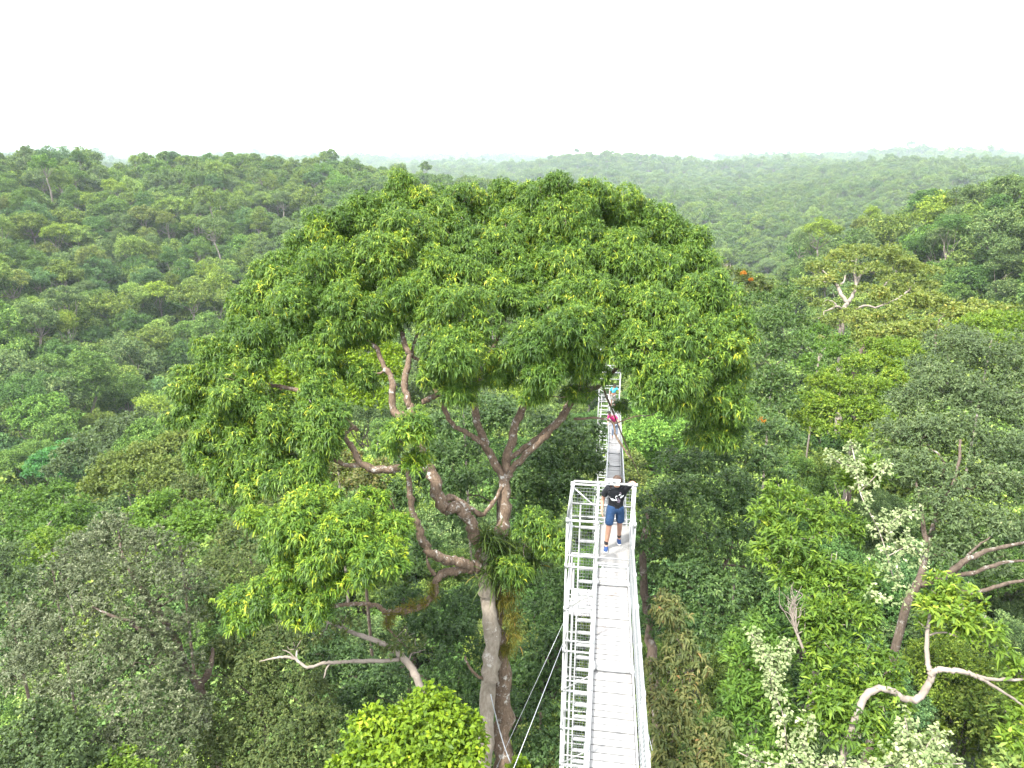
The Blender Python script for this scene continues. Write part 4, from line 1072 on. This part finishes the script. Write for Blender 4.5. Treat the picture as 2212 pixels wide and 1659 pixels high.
def walkway(label, va, ua, za, vb, ub, zb, group='walkway spans', detail=True, width=.56):
    """a suspended span from (va,ua,za) to (vb,ub,zb): planked deck, tube handrails, netted sides"""
    a, b = W(va, ua, za), W(vb, ub, zb)
    base = a.copy()
    e = empty('canopy_walkway', base, label, 'walkway', group)
    T = b - a; Ln = np.linalg.norm(T); T = T / Ln
    S = nrm(np.cross(T, ZZ)); N = np.cross(S, T)
    hw = width / 2
    pt = lambda s, v, h: a + T * s + S * v + N * h
    mb = MB(); s = .07; k = 0
    while s < Ln - .05:
        j = rng.normal(0, .003)
        mb.box(pt(s, 0, -.013 + j), S * (hw - .012), T * .057, N * .012)
        s += .130; k += 1
    mb.build('deck_planks', M_deck, e, base, False)
    mb = MB()
    for v in (-hw, hw):
        mb.box(pt(Ln / 2, v * 1.02, .035), T * (Ln / 2), S * .010, N * .055)
        mb.box(pt(Ln / 2, v * .93, -.045), T * (Ln / 2), S * .022, N * .016)
    mb.build('stringer', M_alu, e, base, False)
    s = 2.05
    while s < Ln:
        mb = MB()
        mb.tube(pt(s, -hw - .05, .022), pt(s, hw + .05, .022), .021, None, 8)
        for v in (-hw, hw): mb.tube(pt(s - .09, v, .07), pt(s + .09, v, .07), .032, None, 8)
        mb.build('cross_tube', M_alu, e, base)
        s += 2.6
    HR = .90
    for sg in (-1, 1):
        mb = MB(); v = sg * (hw + .035)
        mb.tube(pt(0, v, HR), pt(Ln, v, HR), .0215, None, 10)
        for q in np.arange(.55, Ln, 1.0): mb.tube(pt(q - .045, v, HR), pt(q + .045, v, HR), .030, None, 10)
        mb.build('handrail', M_alu, e, base)
        mb = MB()
        net(mb, pt(0, v, .09), pt(Ln, v, .09), pt(Ln, v, HR - .02), pt(0, v, HR - .02), int(Ln / .075), 11, .0034 if detail else .006)
        mb.build('side_net', M_mesh, e, base)
        mb = MB()
        for q in np.arange(.3, Ln, 2.6): mb.tube(pt(q, v, -.02), pt(q, v, HR), .02, None, 8)
        mb.tube(pt(0, v, .45), pt(Ln, v, .45), .012, None, 6)
        mb.build('rail_post', M_alu, e, base)
    return e


walkway('white planked walkway span sloping down from the viewpoint to the boy', .293, 1.0, -6.18, .293, 11.52, -7.49)
walkway('steep white walkway span beyond the boy, seen through the branches', .44, 13.25, -10.0, .69, 44.6, -16.45, detail=False)
tower('tall white scaffold tower at the far end of the walkway, half hidden by leaves', -.40, 1.02, 44.8, 46.5, -16.5, -9.2, -62.0, (.36, .98), detail=False, group='walkway towers', hatch=True)
# lower landing of the near tower where the second span leaves
mb = MB(); mb.box(W(.04, T1['u1'] + .55, -9.93), VV_ * .62, UU * .5, ZZ * .012)
mb.tube(W(-.60, T1['u1'] + .04, -8.95), W(-.60, T1['u1'] + 1.05, -8.95), .025, None, 8); mb.tube(W(-.60, T1['u1'] + 1.05, -9.95), W(-.60, T1['u1'] + 1.05, -8.95), .025, None, 8)
mb.tube(W(-.60, T1['u1'] + 1.05, -8.95), W(.12, T1['u1'] + 1.05, -8.95), .025, None, 8)
mb.build('landing', M_gap, tw1, tw1b, False)
# upper stage of the far tower above its platform
# (its posts reach above the platform; rails at each lift)
far_e = [o for o in bpy.data.objects if o.name.startswith('scaffold_tower')][-1]
fb = np.array(far_e.location)
mb = MB()
for z in np.arange(-15.4, -9.1, .5):
    for (p, q) in (((-.40, 44.8), (1.02, 44.8)), ((-.40, 46.5), (1.02, 46.5)), ((-.40, 44.8), (-.40, 46.5)), ((1.02, 44.8), (1.02, 46.5))):
        if z > -14.2 or p[1] > 45: mb.tube(W(*p, z), W(*q, z), .026, None, 6)
for i, z in enumerate(np.arange(-14.0, -10, 1.0)): mb.tube(W(-.4 if i % 2 else 1.02, 44.8, z), W(1.02 if i % 2 else -.4, 44.8, z + 1), .02, None, 6)
mb.build('upper_stage', M_alu, far_e, fb)

# guy wires and ropes
def wire(label, a, b, r, cat='guy wire', sag=.0, name='guy_wire', mat=None):
    a, b = np.asarray(a, float), np.asarray(b, float)
    t = np.linspace(0, 1, 14)[:, None]
    pts = a * (1 - t) + b * t - np.array([0, 0, sag]) * (4 * t * (1 - t))
    mb = MB(); mb.path(pts, r, 6)
    return tag(mb.build(name, mat or M_steel, None, pts[0]), label, cat)

p0 = W(T1['v0'] - .02, T1['u0'], -9.45); q0 = P(1110, 1659, 12.6); d0 = (q0 - p0) / np.linalg.norm(q0 - p0)
wire('taut steel guy wire running from the scaffold down towards the lime bush', p0, p0 + d0 * 26, .0065)
p1 = W(T1['v0'] - .02, T1['u1'], -9.9); q1 = P(1118, 1560, 15.5); d1 = (q1 - p1) / np.linalg.norm(q1 - p1)
wire('thin dark guy wire descending behind the brighter one', p1, p1 + d1 * 24, .004)
p2 = W(T1['v1'] + .02, T1['u0'], -9.4); q2 = P(1418, 1659, 12.0); d2 = (q2 - p2) / np.linalg.norm(q2 - p2)
wire('steel guy wire dropping beside the reddish weeping tree', p2, p2 + d2 * 24, .006)
wire('slack pale rope hanging down between the two stems of the tallest tree', P(1060, 1500, 18.5), P(1103, 1648, 18.4), .014, 'rope', .2, 'rope')

# ------------------------------------------------------------------ people
M_skin = plain_mat('skin', (.33, .185, .13), .5, 0, .06, 12, .35)
M_hair = plain_mat('brown_hair', (.045, .026, .017), .6, 0, .35, 60, .3)
M_shirt = plain_mat('black_cotton', (.012, .013, .016), .85, 0, .2, 30, .2)
M_short = plain_mat('blue_denim', (.018, .045, .105), .85, 0, .15, 40, .2)
M_shoe = plain_mat('blue_canvas', (.018, .045, .13), .75, 0, .1, 40, .2)
M_sole = plain_mat('white_rubber', (.75, .76, .76), .6)
M_sock = plain_mat('black_sock', (.012, .011, .013), .9)
M_print = plain_mat('white_print', (.72, .74, .76), .7)
M_motif = plain_mat('faded_print', (.16, .13, .17), .8)
M_eye = plain_mat('dark_eye', (.02, .015, .012), .2)


def skin(name, verts, edges, mat, parent, root=0, sub=2):
    """verts: (x, y, z, rx, ry); a Skin modifier grows one continuous surface"""
    me = bpy.data.meshes.new(name)
    me.from_pydata([v[:3] for v in verts], edges, [])
    me.materials.append(mat)
    o = bpy.data.objects.new(name, me)
    link(o, parent)
    sk = o.modifiers.new('skin', 'SKIN'); sk.use_smooth_shade = True
    for i, v in enumerate(verts):
        d = me.skin_vertices[0].data[i]
        d.radius = (v[3], v[4] if len(v) > 4 else v[3])
        d.use_root = (i == root)
    s = o.modifiers.new('sub', 'SUBSURF'); s.levels = sub; s.render_levels = sub
    return o


def fingers(V, E, wrist, palm, dirv, spreadv, curl, k0, thumb):
    """five unequal bent fingers rooted in the palm"""
    dirv, spreadv, curl = nrm(np.array(dirv, float)), nrm(np.array(spreadv, float)), nrm(np.array(curl, float))
    palm = np.array(palm, float)
    for i, (off, ln) in enumerate(((-.030, .066), (-.010, .078), (.010, .073), (.029, .056))):
        a = palm + dirv * .035 + spreadv * off
        b = a + dirv * ln * .5 + spreadv * off * .25 + curl * .008
        c = b + nrm(dirv + curl * .8) * ln * .5
        n = len(V)
        V += [(*a, .010), (*b, .0088), (*c, .007)]
        E += [(k0, n), (n, n + 1), (n + 1, n + 2)]
    a = palm + spreadv * thumb * .034 - dirv * .01; b = a + spreadv * thumb * .024 + dirv * .03 + curl * .008; c = b + dirv * .026 + curl * .01
    n = len(V); V += [(*a, .011), (*b, .010), (*c, .008)]; E += [(k0, n), (n, n + 1), (n + 1, n + 2)]


person = empty('person', W(.315, 12.30, ZD), 'boy in black T-shirt and blue shorts walking head down with one hand on the rail', 'person')
person.rotation_euler = (0, 0, -A8)
# body: local x = along the photo's right, -y = towards the viewer, z up
V = [(0, 0, .90, .115, .085), (0, -.005, 1.05, .105, .078), (0, -.05, 1.24, .125, .082), (0, -.085, 1.375, .07, .06), (0, -.115, 1.435, .055, .055), (0, -.155, 1.50, .07, .075),
     (0, -.185, 1.565, .080, .088), (0, -.215, 1.60, .070, .068),                                     # 7: crown of the bowed head
     (-.085, 0, .86, .092, .095), (-.115, -.10, .50, .058, .06), (-.128, -.10, .34, .056, .056), (-.15, -.115, .10, .036, .038), (-.15, -.155, .045, .034, .03), (-.155, -.27, .03, .036, .022),
     (.085, .01, .86, .092, .095), (.10, .06, .50, .058, .06), (.105, .14, .34, .054, .054), (.108, .20, .12, .036, .038), (.11, .17, .055, .034, .03), (.115, .06, .03, .036, .022),
     (-.175, -.075, 1.355, .062, .06), (-.245, -.01, 1.11, .043, .043), (-.262, .0, 1.02, .041, .041), (-.268, -.10, .875, .025, .028), (-.262, -.135, .82, .036, .017),
     (.175, -.075, 1.365, .062, .06), (.262, -.20, 1.53, .043, .043), (.268, -.26, 1.57, .041, .041), (.282, -.46, 1.68, .027, .026), (.286, -.52, 1.715, .036, .018)]
E = [(0, 1), (1, 2), (2, 3), (3, 4), (4, 5), (5, 6), (6, 7), (0, 8), (8, 9), (9, 10), (10, 11), (11, 12), (12, 13), (0, 14), (14, 15), (15, 16), (16, 17), (17, 18), (18, 19),
     (2, 20), (20, 21), (21, 22), (22, 23), (23, 24), (2, 25), (25, 26), (26, 27), (27, 28), (28, 29)]
fingers(V, E, None, (-.262, -.135, .82), (.10, -.25, -.96), (.25, -.9, .25), (.9, .25, 0), 24, -1)
fingers(V, E, None, (.286, -.52, 1.715), (.12, -.9, .25), (.98, .12, .0), (0, -.3, -1), 29, -1)
n = len(V)     # ears, nose, chin
V += [(-.083, -.155, 1.535, .016, .02), (.083, -.155, 1.535, .016, .02), (0, -.282, 1.515, .016, .018), (0, -.245, 1.45, .04, .035)]
E += [(6, n), (6, n + 1), (6, n + 2), (5, n + 3)]
skin('body', V, E, M_skin, person)
# hair cap over the bowed head, with strands in relief
def hair_cap(parent, c, r, tilt, mat, seed):
    r_ = np.random.default_rng(seed)
    nu, nv = 28, 14
    VV, Q = [], []
    for j in range(nv):
        th = j / (nv - 1) * 1.72
        for i in range(nu):
            ph = i / nu * 2 * math.pi
            front = max(0, -math.sin(ph))
            t = th * (1 - .26 * front)
            k = 1 + .05 * math.sin(ph * 9 + j) * (j > 1) + r_.normal(0, .018)
            p = np.array([math.sin(t) * math.cos(ph) * r[0], math.sin(t) * math.sin(ph) * r[1], math.cos(t) * r[2]]) * k
            ca, sa = math.cos(tilt), math.sin(tilt)
            VV.append([c[0] + p[0], c[1] + p[1] * ca - p[2] * sa, c[2] + p[1] * sa + p[2] * ca])
    for j in range(nv - 1):
        for i in range(nu):
            Q.append([j * nu + i, j * nu + (i + 1) % nu, (j + 1) * nu + (i + 1) % nu, (j + 1) * nu + i])
    o = bpy.data.objects.new('hair', np_mesh('hair', VV, np.array(Q), mat)); link(o, parent)
    return o


hair_cap(person, (0, -.185, 1.565), (.094, .108, .098), .55, M_hair, 3)
for sx in (-1, 1):
    mb = MB(); mb.path(np.array([[sx * .032, -.262, 1.535], [sx * .032, -.272, 1.530]]), [.011, .004], 8)
    mb.build('eye', M_eye, person)
# clothing
tv = [(0, .0, .86, .165, .125), (0, .0, .93, .162, .122), (0, -.004, 1.08, .158, .118), (0, -.05, 1.24, .190, .128), (0, -.085, 1.375, .135, .105), (0, -.105, 1.435, .082, .078),
      (-.172, -.075, 1.352, .095, .09), (-.222, -.03, 1.20, .078, .078), (-.240, -.014, 1.125, .078, .078), (.172, -.075, 1.36, .095, .09), (.225, -.15, 1.46, .078, .078), (.262, -.21, 1.54, .075, .075)]
te = [(0, 1), (1, 2), (2, 3), (3, 4), (4, 5), (3, 6), (6, 7), (7, 8), (3, 9), (9, 10), (10, 11)]
shirt = skin('shirt', tv, te, M_shirt, person)
sv = [(0, .0, 1.0, .150, .112), (0, 0, .90, .165, .125), (-.088, -.01, .83, .105, .105), (-.110, -.075, .60, .094, .092), (-.116, -.10, .515, .096, .092), (.088, .01, .83, .105, .105), (.105, .05, .60, .094, .092), (.108, .06, .52, .096, .092)]
skin('shorts', sv, [(0, 1), (1, 2), (2, 3), (3, 4), (1, 5), (5, 6), (6, 7)], M_short, person)
for (ax, ay, tx, ty) in ((-.15, -.115, -.158, -.29), (.108, .195, .117, .035)):
    lift = .0
    skin('sock', [(ax, ay, .075, .046, .048), (ax, ay, .20, .046, .046)], [(0, 1)], M_sock, person, sub=1)
    sh = skin('shoe', [(ax, ay + .03, .050, .046, .036), (ax * .98, (ay + ty) / 2, .050, .044, .032), (tx, ty + .03, .040, .046, .026), (tx, ty, .034, .034, .020)], [(0, 1), (1, 2), (2, 3)], M_shoe, person)
    so = skin('sole', [(ax, ay + .035, .016, .046, .014), (ax * .98, (ay + ty) / 2, .016, .043, .014), (tx, ty + .03, .016, .049, .014), (tx, ty - .006, .016, .036, .013)], [(0, 1), (1, 2), (2, 3)], M_sole, sh)
# script-like print and faded motif on the chest
def chest(x, z):
    # front of the shirt at (x, z)
    w = .19 if z > 1.12 else .165
    t = min(1, abs(x) / w)
    return np.array([x, -.026 - max(0, z - 1.08) * .19 - .128 * math.sqrt(max(0, 1 - t * t * .9)) - .010, z])
def stroke(mb, pts, r=.0045):
    mb.path(spline(np.array([chest(x, z) for x, z in pts]), 3), r, 5)
mb = MB()
stroke(mb, [(-.105, 1.165), (-.085, 1.115), (-.078, 1.165), (-.066, 1.108), (-.056, 1.16), (-.044, 1.108), (-.036, 1.145), (-.026, 1.118), (-.014, 1.14), (.0, 1.125), (.02, 1.13)], .0055)
stroke(mb, [(.018, 1.235), (-.008, 1.225), (-.012, 1.19), (.004, 1.155), (.02, 1.13)], .0055)
stroke(mb, [(.048, 1.245), (.062, 1.27), (.085, 1.265), (.092, 1.235), (.082, 1.205), (.078, 1.185)], .0055)
stroke(mb, [(.082, 1.19), (.09, 1.215), (.098, 1.185), (.106, 1.225), (.112, 1.20), (.12, 1.24), (.126, 1.215), (.135, 1.25)], .0055)
stroke(mb, [(-.13, 1.185), (-.122, 1.18)], .004)
mb.build('print', M_print, shirt)
mb = MB()
stroke(mb, [(.03, 1.19), (.045, 1.15), (.06, 1.11), (.05, 1.08), (.03, 1.09), (.045, 1.12), (.07, 1.14), (.075, 1.11), (.06, 1.075)], .008)
stroke(mb, [(.06, 1.30), (.075, 1.31), (.09, 1.295)], .009)
mb.build('motif', M_motif, shirt)

# two visitors farther along the walkway
def visitor(label, loc, rot, V, E, clothes, hairc, hm):
    p = empty('person', loc, label, 'person', None)
    p.rotation_euler = (0, 0, rot)
    V, E = list(V), list(E)
    skin('body', V, E, M_skin, p, sub=1)
    for nm, vv, ee, mt in clothes: skin(nm, vv, ee, mt, p, sub=1)
    hair_cap(p, hairc, (.10, .11, .11), .3, hm, 9)
    return p

M_mag = plain_mat('magenta_cotton', (.50, .035, .16), .85, 0, .25, 14, .2)
M_jean = plain_mat('pale_jeans', (.30, .38, .52), .85, 0, .15, 20, .2)
M_cyan = plain_mat('turquoise_cotton', (.06, .42, .60), .85, 0, .1, 20, .2)
M_darkh = plain_mat('black_hair', (.02, .016, .014), .6, 0, .3, 50, .3)
M_grey2 = plain_mat('grey_trousers', (.30, .29, .28), .85, 0, .1, 20, .2)

def far_body(lean, la, ra):
    """upright figure whose trunk leans by lean = (x, y); la, ra: hand targets"""
    lx, ly = lean
    c = (lx * .6, ly * .6, 1.22); nk = (lx * .9, ly * .9, 1.40); hd = (lx * 1.15, ly * 1.15, 1.55)
    sl = (c[0] - .17, c[1], 1.35 + c[2] - 1.22); sr = (c[0] + .17, c[1], 1.35 + c[2] - 1.22)
    V = [(0, 0, .92, .13, .10), (lx * .3, ly * .3, 1.07, .12, .09), (*c, .145, .095), (*nk, .052, .052), (*hd, .082, .092), (hd[0], hd[1], 1.62, .07, .08),
         (-.09, 0, .87, .09, .09), (-.10, -.03, .48, .056, .056), (-.11, .02, .09, .036, .038), (-.11, -.12, .04, .036, .024),
         (.09, 0, .87, .09, .09), (.10, .02, .48, .056, .056), (.11, .05, .09, .036, .038), (.11, -.09, .04, .036, .024)]
    E = [(0, 1), (1, 2), (2, 3), (3, 4), (4, 5), (0, 6), (6, 7), (7, 8), (8, 9), (0, 10), (10, 11), (11, 12), (12, 13)]
    arms = []
    for s, h in ((sl, la), (sr, ra)):
        s = np.array(s); h = np.array(h, float); m = (s + h) / 2 + np.array([.05 * np.sign(s[0] - c[0]), .06, -.06])
        n = len(V); V += [(*s, .06, .058), (*m, .042, .042), (*h, .026, .026)]; E += [(2, n), (n, n + 1), (n + 1, n + 2)]
        d = nrm(h - m); pl = h + d * .05
        V += [(*pl, .034, .018)]; E += [(n + 2, n + 3)]
        fingers(V, E, None, pl, d, np.cross(d, [0, 0, 1.0]) + .01, (0, 0, -1), n + 3, 1)
        arms.append((s, m))
    return V, E, c, nk, hd, arms


V, E, c, nk, hd, arms = far_body((-.30, -.28), (-.36, -.42, .98), (.22, -.40, 1.0))
def top_for(V, c, nk, arms, drop=.0):
    vv = [(0, 0, .90, .148, .115), (V[1][0], V[1][1], V[1][2], .138, .105), (*c, .162, .11), (nk[0], nk[1], nk[2] - .03, .075, .07)]
    ee = [(0, 1), (1, 2), (2, 3)]
    for s, m in arms:
        n = len(vv); q = s * .25 + m * .75
        vv += [(*s, .078, .075), (*q, .06, .06)]; ee += [(2, n), (n, n + 1)]
    return vv, ee
tv2, te2 = top_for(V, c, nk, arms)
trou = [(0, 0, .93, .148, .115), (-.09, 0, .84, .10, .10), (-.10, -.03, .48, .072, .072), (-.11, .02, .12, .055, .055), (.09, 0, .84, .10, .10), (.10, .02, .48, .072, .072), (.11, .05, .12, .055, .055)]
trE = [(0, 1), (1, 2), (2, 3), (0, 4), (4, 5), (5, 6)]
zw2 = lambda u: -10.0 + (u - 13.25) / (44.6 - 13.25) * (-6.45)
visitor('visitor in magenta patterned top leaning to the rail on the far walkway', W(.62, 34.3, zw2(34.3) + .03), -A8, V, E, [('shirt', tv2, te2, M_mag), ('trousers', trou, trE, M_jean)], hd, M_darkh)
V, E, c, nk, hd, arms = far_body((.04, -.08), (-.24, -.10, .86), (.42, -.22, 1.22))
tv2, te2 = top_for(V, c, nk, arms)
visitor('visitor in turquoise shirt standing on the distant tower platform', W(.60, 45.3, -16.5), -A8, V, E, [('shirt', tv2, te2, M_cyan), ('shorts', [v if v[2] > .4 else v for v in trou[:3]] + [trou[4], trou[5]], [(0, 1), (1, 2), (0, 3), (3, 4)], M_grey2)], hd, M_darkh)

# bare river bank glimpsed in the valley
mb = MB()
c = P(1553, 575, 470); rv = nrm(np.array([1.0, -.25, 0])); uv = nrm(np.array([.25, 1.0, .16]))
mb.box(c - np.array([0, 0, .5]), rv * 8, uv * 8, ZZ * .5)
tag(mb.build('river_bank', plain_mat('bare_earth', (.15, .12, .075), .95, 0, .25, .4), None, None), 'bare sandy river bank in the valley', 'river bank', kind='structure')

# ------------------------------------------------------------------ which forest trees does the photograph show largest?
GWp, GHp = 553, 415
zb = np.full((GHp, GWp), 1e9); own = np.full((GHp, GWp), -1, int)
cands = np.stack([pos[:, 0], pos[:, 1], hz - rad * .75], -1)
near_p = np.array([o[0] for o in OCC]); near_r = np.array([o[1] for o in OCC])
allc = np.concatenate([cands, near_p]); allr = np.concatenate([rad, near_r]); ids = np.concatenate([np.arange(n_f := len(cands)), np.full(len(near_p), -2)])
px, py, dd = proj(allc)
rp = allr / np.maximum(dd, 1) * F / 4
ok = (dd > 2) & (px / 4 + rp > 0) & (px / 4 - rp < GWp) & (py / 4 - rp < GHp) & (dd < 1200)
order = np.where(ok)[0]; order = order[np.argsort(-dd[order])]
for i in order:
    x0, y0, q = px[i] / 4, py[i] / 4, max(rp[i], .6)
    xa, xb = int(max(0, x0 - q)), int(min(GWp, x0 + q + 1)); ya, yb = int(max(0, y0 - q)), int(min(GHp, y0 + q + 1))
    if xa >= xb or ya >= yb: continue
    yy, xx = np.mgrid[ya:yb, xa:xb]
    m = (xx + .5 - x0) ** 2 + ((yy + .5 - y0) / (.8 if ids[i] >= 0 else 1)) ** 2 < q * q
    own[ya:yb, xa:xb][m] = ids[i]
cnt = np.bincount(own[own >= 0], minlength=n_f)
sel = np.argsort(-cnt)[:285]
sel = sel[cnt[sel] > 6]
print('individual trees', len(sel), 'forest', n_f, 'smallest px', cnt[sel].min() * 16, 'leaves', NLEAF)

TONES = [('dark-green', (.62, .82, .72)), ('grey-green', (1.0, 1.02, 1.25)), ('mid-green', (.9, 1.05, .8)), ('olive-green', (1.08, 1.04, .72)), ('pale-green', (1.4, 1.4, 1.1)),
         ('yellow-green', (1.5, 1.45, .7)), ('brown-tinged', (1.22, 1.06, .95)), ('bluish-green', (.75, .95, 1.15)), ('bright-green', (.98, 1.25, .78))]
TW = [.17, .2, .2, .1, .1, .06, .07, .06, .04]
used = set()
rr_ = np.random.default_rng(21)
ys, xs = np.mgrid[0:GHp, 0:GWp]
lab_n = {}
tone_of = rr_.choice(len(TONES), len(sel), p=TW)
for k, i in enumerate(sel):
    cm, tm, shape = PROT[shp[i]] if math.hypot(pos[i, 0], pos[i, 1]) > 135 else PNEAR[shp[i] % 6]
    m = own == i
    cx, cy = xs[m].mean() / GWp * 100, ys[m].mean() / GHp * 100
    d = math.hypot(pos[i, 0], pos[i, 1])
    tone, tc_ = TONES[tone_of[k]]
    where = 'far slope' if pos[i, 0] < 40 else 'wooded spur'
    if hz[i] < CZ - 52: where = 'valley floor'
    if cy < 23.5 and where == 'far slope': where = 'skyline ridge'
    if d < 135: where = 'near slope'
    if d < 60: where = 'shaded slope'
    s = rad[i] / 6.0
    size = 'small' if rad[i] < 4.3 else ('large' if rad[i] > 6.2 else '')
    lab = ' '.join(f"{size} {tone} {shape} tree on the {where}, {cx:.0f} percent across and {cy:.0f} percent down".split())
    k_ = 0
    while lab in used:               # two alike at the same rounded place: add a word
        k_ += 1
        lab = lab.replace(' tree on', [' leafy tree on', ' crowned tree on', ' full tree on'][k_ % 3], 1) if k_ < 3 else lab + ' again'
    used.add(lab)
    gz = float(ground_z(pos[i, 0], pos[i, 1]))
    e = empty('forest_tree', (pos[i, 0], pos[i, 1], gz), lab, 'tree', 'trees on the forested hills')
    e.rotation_euler = (0, 0, rotz[i])
    for nm, me in (('crown', cm), ('trunk', tm)):
        o = bpy.data.objects.new(nm, me)
        o.location = (0, 0, hz[i] - gz)
        o.scale = (s, s, s * rr_.uniform(.9, 1.15) if nm == 'crown' else 1.0)
        f = rr_.uniform(1.02, 1.4)
        o.color = (tc_[0] * f, tc_[1] * f, tc_[2] * f, 1)
        link(o, e)

# a lower storey of smaller crowns closes the gaps between the tall ones
top_pos = pos; pos = []
scatter(60, 1500, 7.0, -.80, .80, r)
lp = np.concatenate(pos); pos = top_pos
l_rad = lp[:, 2] * r.uniform(.5, .72, len(lp))
l_hz = canopy_z(lp[:, 0], lp[:, 1]) - lp[:, 2] * r.uniform(.7, 1.2, len(lp))

# ------------------------------------------------------------------ the rest of the forest: one object, instanced by geometry nodes
mask = np.ones(n_f, bool); mask[sel] = False
if RIVER: 
    q = np.hypot(pos[:, 0] - RIVER[0], pos[:, 1] - RIVER[1]); mask &= q > 22
idx = np.where(mask)[0]
G_p = np.concatenate([np.stack([pos[idx, 0], pos[idx, 1], hz[idx]], -1), np.stack([lp[:, 0], lp[:, 1], l_hz], -1)])
G_r = np.concatenate([rad[idx], l_rad]); G_z = np.concatenate([rotz[idx], r.uniform(0, 6.28, len(lp))]); G_s = np.concatenate([shp[idx], r.integers(0, 12, len(lp))])
me = bpy.data.meshes.new('forest')
me.vertices.add(len(G_p))
me.vertices.foreach_set('co', G_p.astype(np.float32).ravel())
a = me.attributes.new('scl', 'FLOAT', 'POINT'); a.data.foreach_set('value', (G_r / 6.0).astype(np.float32))
a = me.attributes.new('rot', 'FLOAT', 'POINT'); a.data.foreach_set('value', G_z.astype(np.float32))
a = me.attributes.new('pick', 'INT', 'POINT'); a.data.foreach_set('value', G_s.astype(np.int32))
fo = bpy.data.objects.new('forest', me); link(fo)
tag(fo, 'unbroken rainforest canopy covering the valley and the hazy hills', 'forest', kind='stuff')
ng = bpy.data.node_groups.new('forest_scatter', 'GeometryNodeTree')
ng.interface.new_socket('Geometry', in_out='INPUT', socket_type='NodeSocketGeometry')
ng.interface.new_socket('Geometry', in_out='OUTPUT', socket_type='NodeSocketGeometry')
N = ng.nodes.new
gi, go = N('NodeGroupInput'), N('NodeGroupOutput')
ip = N('GeometryNodeInstanceOnPoints'); ci = N('GeometryNodeCollectionInfo')
ci.inputs['Collection'].default_value = PCOL; ci.inputs['Separate Children'].default_value = True; ci.inputs['Reset Children'].default_value = True
ip.inputs['Pick Instance'].default_value = True
def named(nm, ty):
    q = N('GeometryNodeInputNamedAttribute'); q.data_type = ty; q.inputs['Name'].default_value = nm; return q.outputs['Attribute']
cx_ = N('ShaderNodeCombineXYZ')
lk = ng.links.new
lk(gi.outputs[0], ip.inputs['Points']); lk(ci.outputs[0], ip.inputs['Instance']); lk(named('pick', 'INT'), ip.inputs['Instance Index'])
lk(named('rot', 'FLOAT'), cx_.inputs[2]); lk(cx_.outputs[0], ip.inputs['Rotation']); lk(named('scl', 'FLOAT'), ip.inputs['Scale'])
lk(ip.outputs[0], go.inputs[0])
md = fo.modifiers.new('scatter', 'NODES'); md.node_group = ng

# ------------------------------------------------------------------ air, sky, sun, camera
HAZE = 1.1e-4
if HAZE:
    mb = MB(); top = max(CZ + 20.0, CZ + 6)
    zmax = max(float(hz[np.hypot(pos[:, 0], pos[:, 1]) < 9000].max()) + 6, CZ + 105)
    zmin = float(gV[:, 2].min()) - 1
    mb.box((0, 0, (zmax + zmin) / 2), (9400, 0, 0), (0, 9400, 0), (0, 0, (zmax - zmin) / 2))
    m, nt, out = new_mat('pale_haze')
    pv = nt.nodes.new('ShaderNodeVolumePrincipled')
    pv.inputs['Color'].default_value = (.78, .90, 1.0, 1); pv.inputs['Density'].default_value = HAZE; pv.inputs['Anisotropy'].default_value = 0
    nt.links.new(pv.outputs[0], out.inputs['Volume'])
    h = mb.build('haze', m, None, None, False)
    tag(h, 'pale haze hanging over the forest', 'haze', kind='stuff')

SUN_EL, SUN_AZ = math.radians(60), math.radians(-125)      # behind the viewer, slightly to one side
w = bpy.data.worlds.new('World'); sc.world = w; w.use_nodes = True
nt = w.node_tree
for nd in list(nt.nodes): nt.nodes.remove(nd)
out = nt.nodes.new('ShaderNodeOutputWorld'); bg = nt.nodes.new('ShaderNodeBackground')
sky = nt.nodes.new('ShaderNodeTexSky'); sky.sky_type = 'NISHITA'; sky.sun_disc = False
sky.sun_elevation = SUN_EL; sky.sun_rotation = SUN_AZ; sky.dust_density = 4; sky.air_density = 1.2
veil = nt.nodes.new('ShaderNodeMix'); veil.data_type = 'RGBA'; veil.inputs[0].default_value = .82
veil.inputs[7].default_value = (16.5, 16.8, 17.2, 1)            # bright unbroken cloud
nt.links.new(sky.outputs[0], veil.inputs[6]); nt.links.new(veil.outputs[2], bg.inputs['Color'])
bg.inputs['Strength'].default_value = .10
nt.links.new(bg.outputs[0], out.inputs[0])

sl = bpy.data.lights.new('sun', 'SUN'); sl.energy = 4.2; sl.angle = math.radians(5); sl.color = (1, .96, .88)
so = bpy.data.objects.new('sun', sl); link(so)
dirs = Vector((math.sin(SUN_AZ) * math.cos(SUN_EL), math.cos(SUN_AZ) * math.cos(SUN_EL), math.sin(SUN_EL)))
so.rotation_euler = dirs.to_track_quat('Z', 'Y').to_euler(); so.location = dirs * 200

cam = bpy.data.cameras.new('camera'); cam.sensor_width = 36; cam.lens = 36 * F / 2212; cam.clip_end = 30000; cam.clip_start = .1
co_ = bpy.data.objects.new('camera', cam); link(co_)
co_.location = (0, 0, CZ); co_.rotation_euler = (math.pi / 2 - PITCH, 0, 0)
sc.camera = co_

sc.view_settings.view_transform = 'Standard'; sc.view_settings.look = 'None'; sc.view_settings.gamma = 1; sc.view_settings.exposure = 1.58
cy = sc.cycles
cy.max_bounces = 4; cy.diffuse_bounces = 2; cy.glossy_bounces = 1; cy.transmission_bounces = 2; cy.transparent_max_bounces = 4; cy.volume_bounces = 3
cy.caustics_reflective = False; cy.caustics_refractive = False; cy.sample_clamp_indirect = 4
cy.use_denoising = True
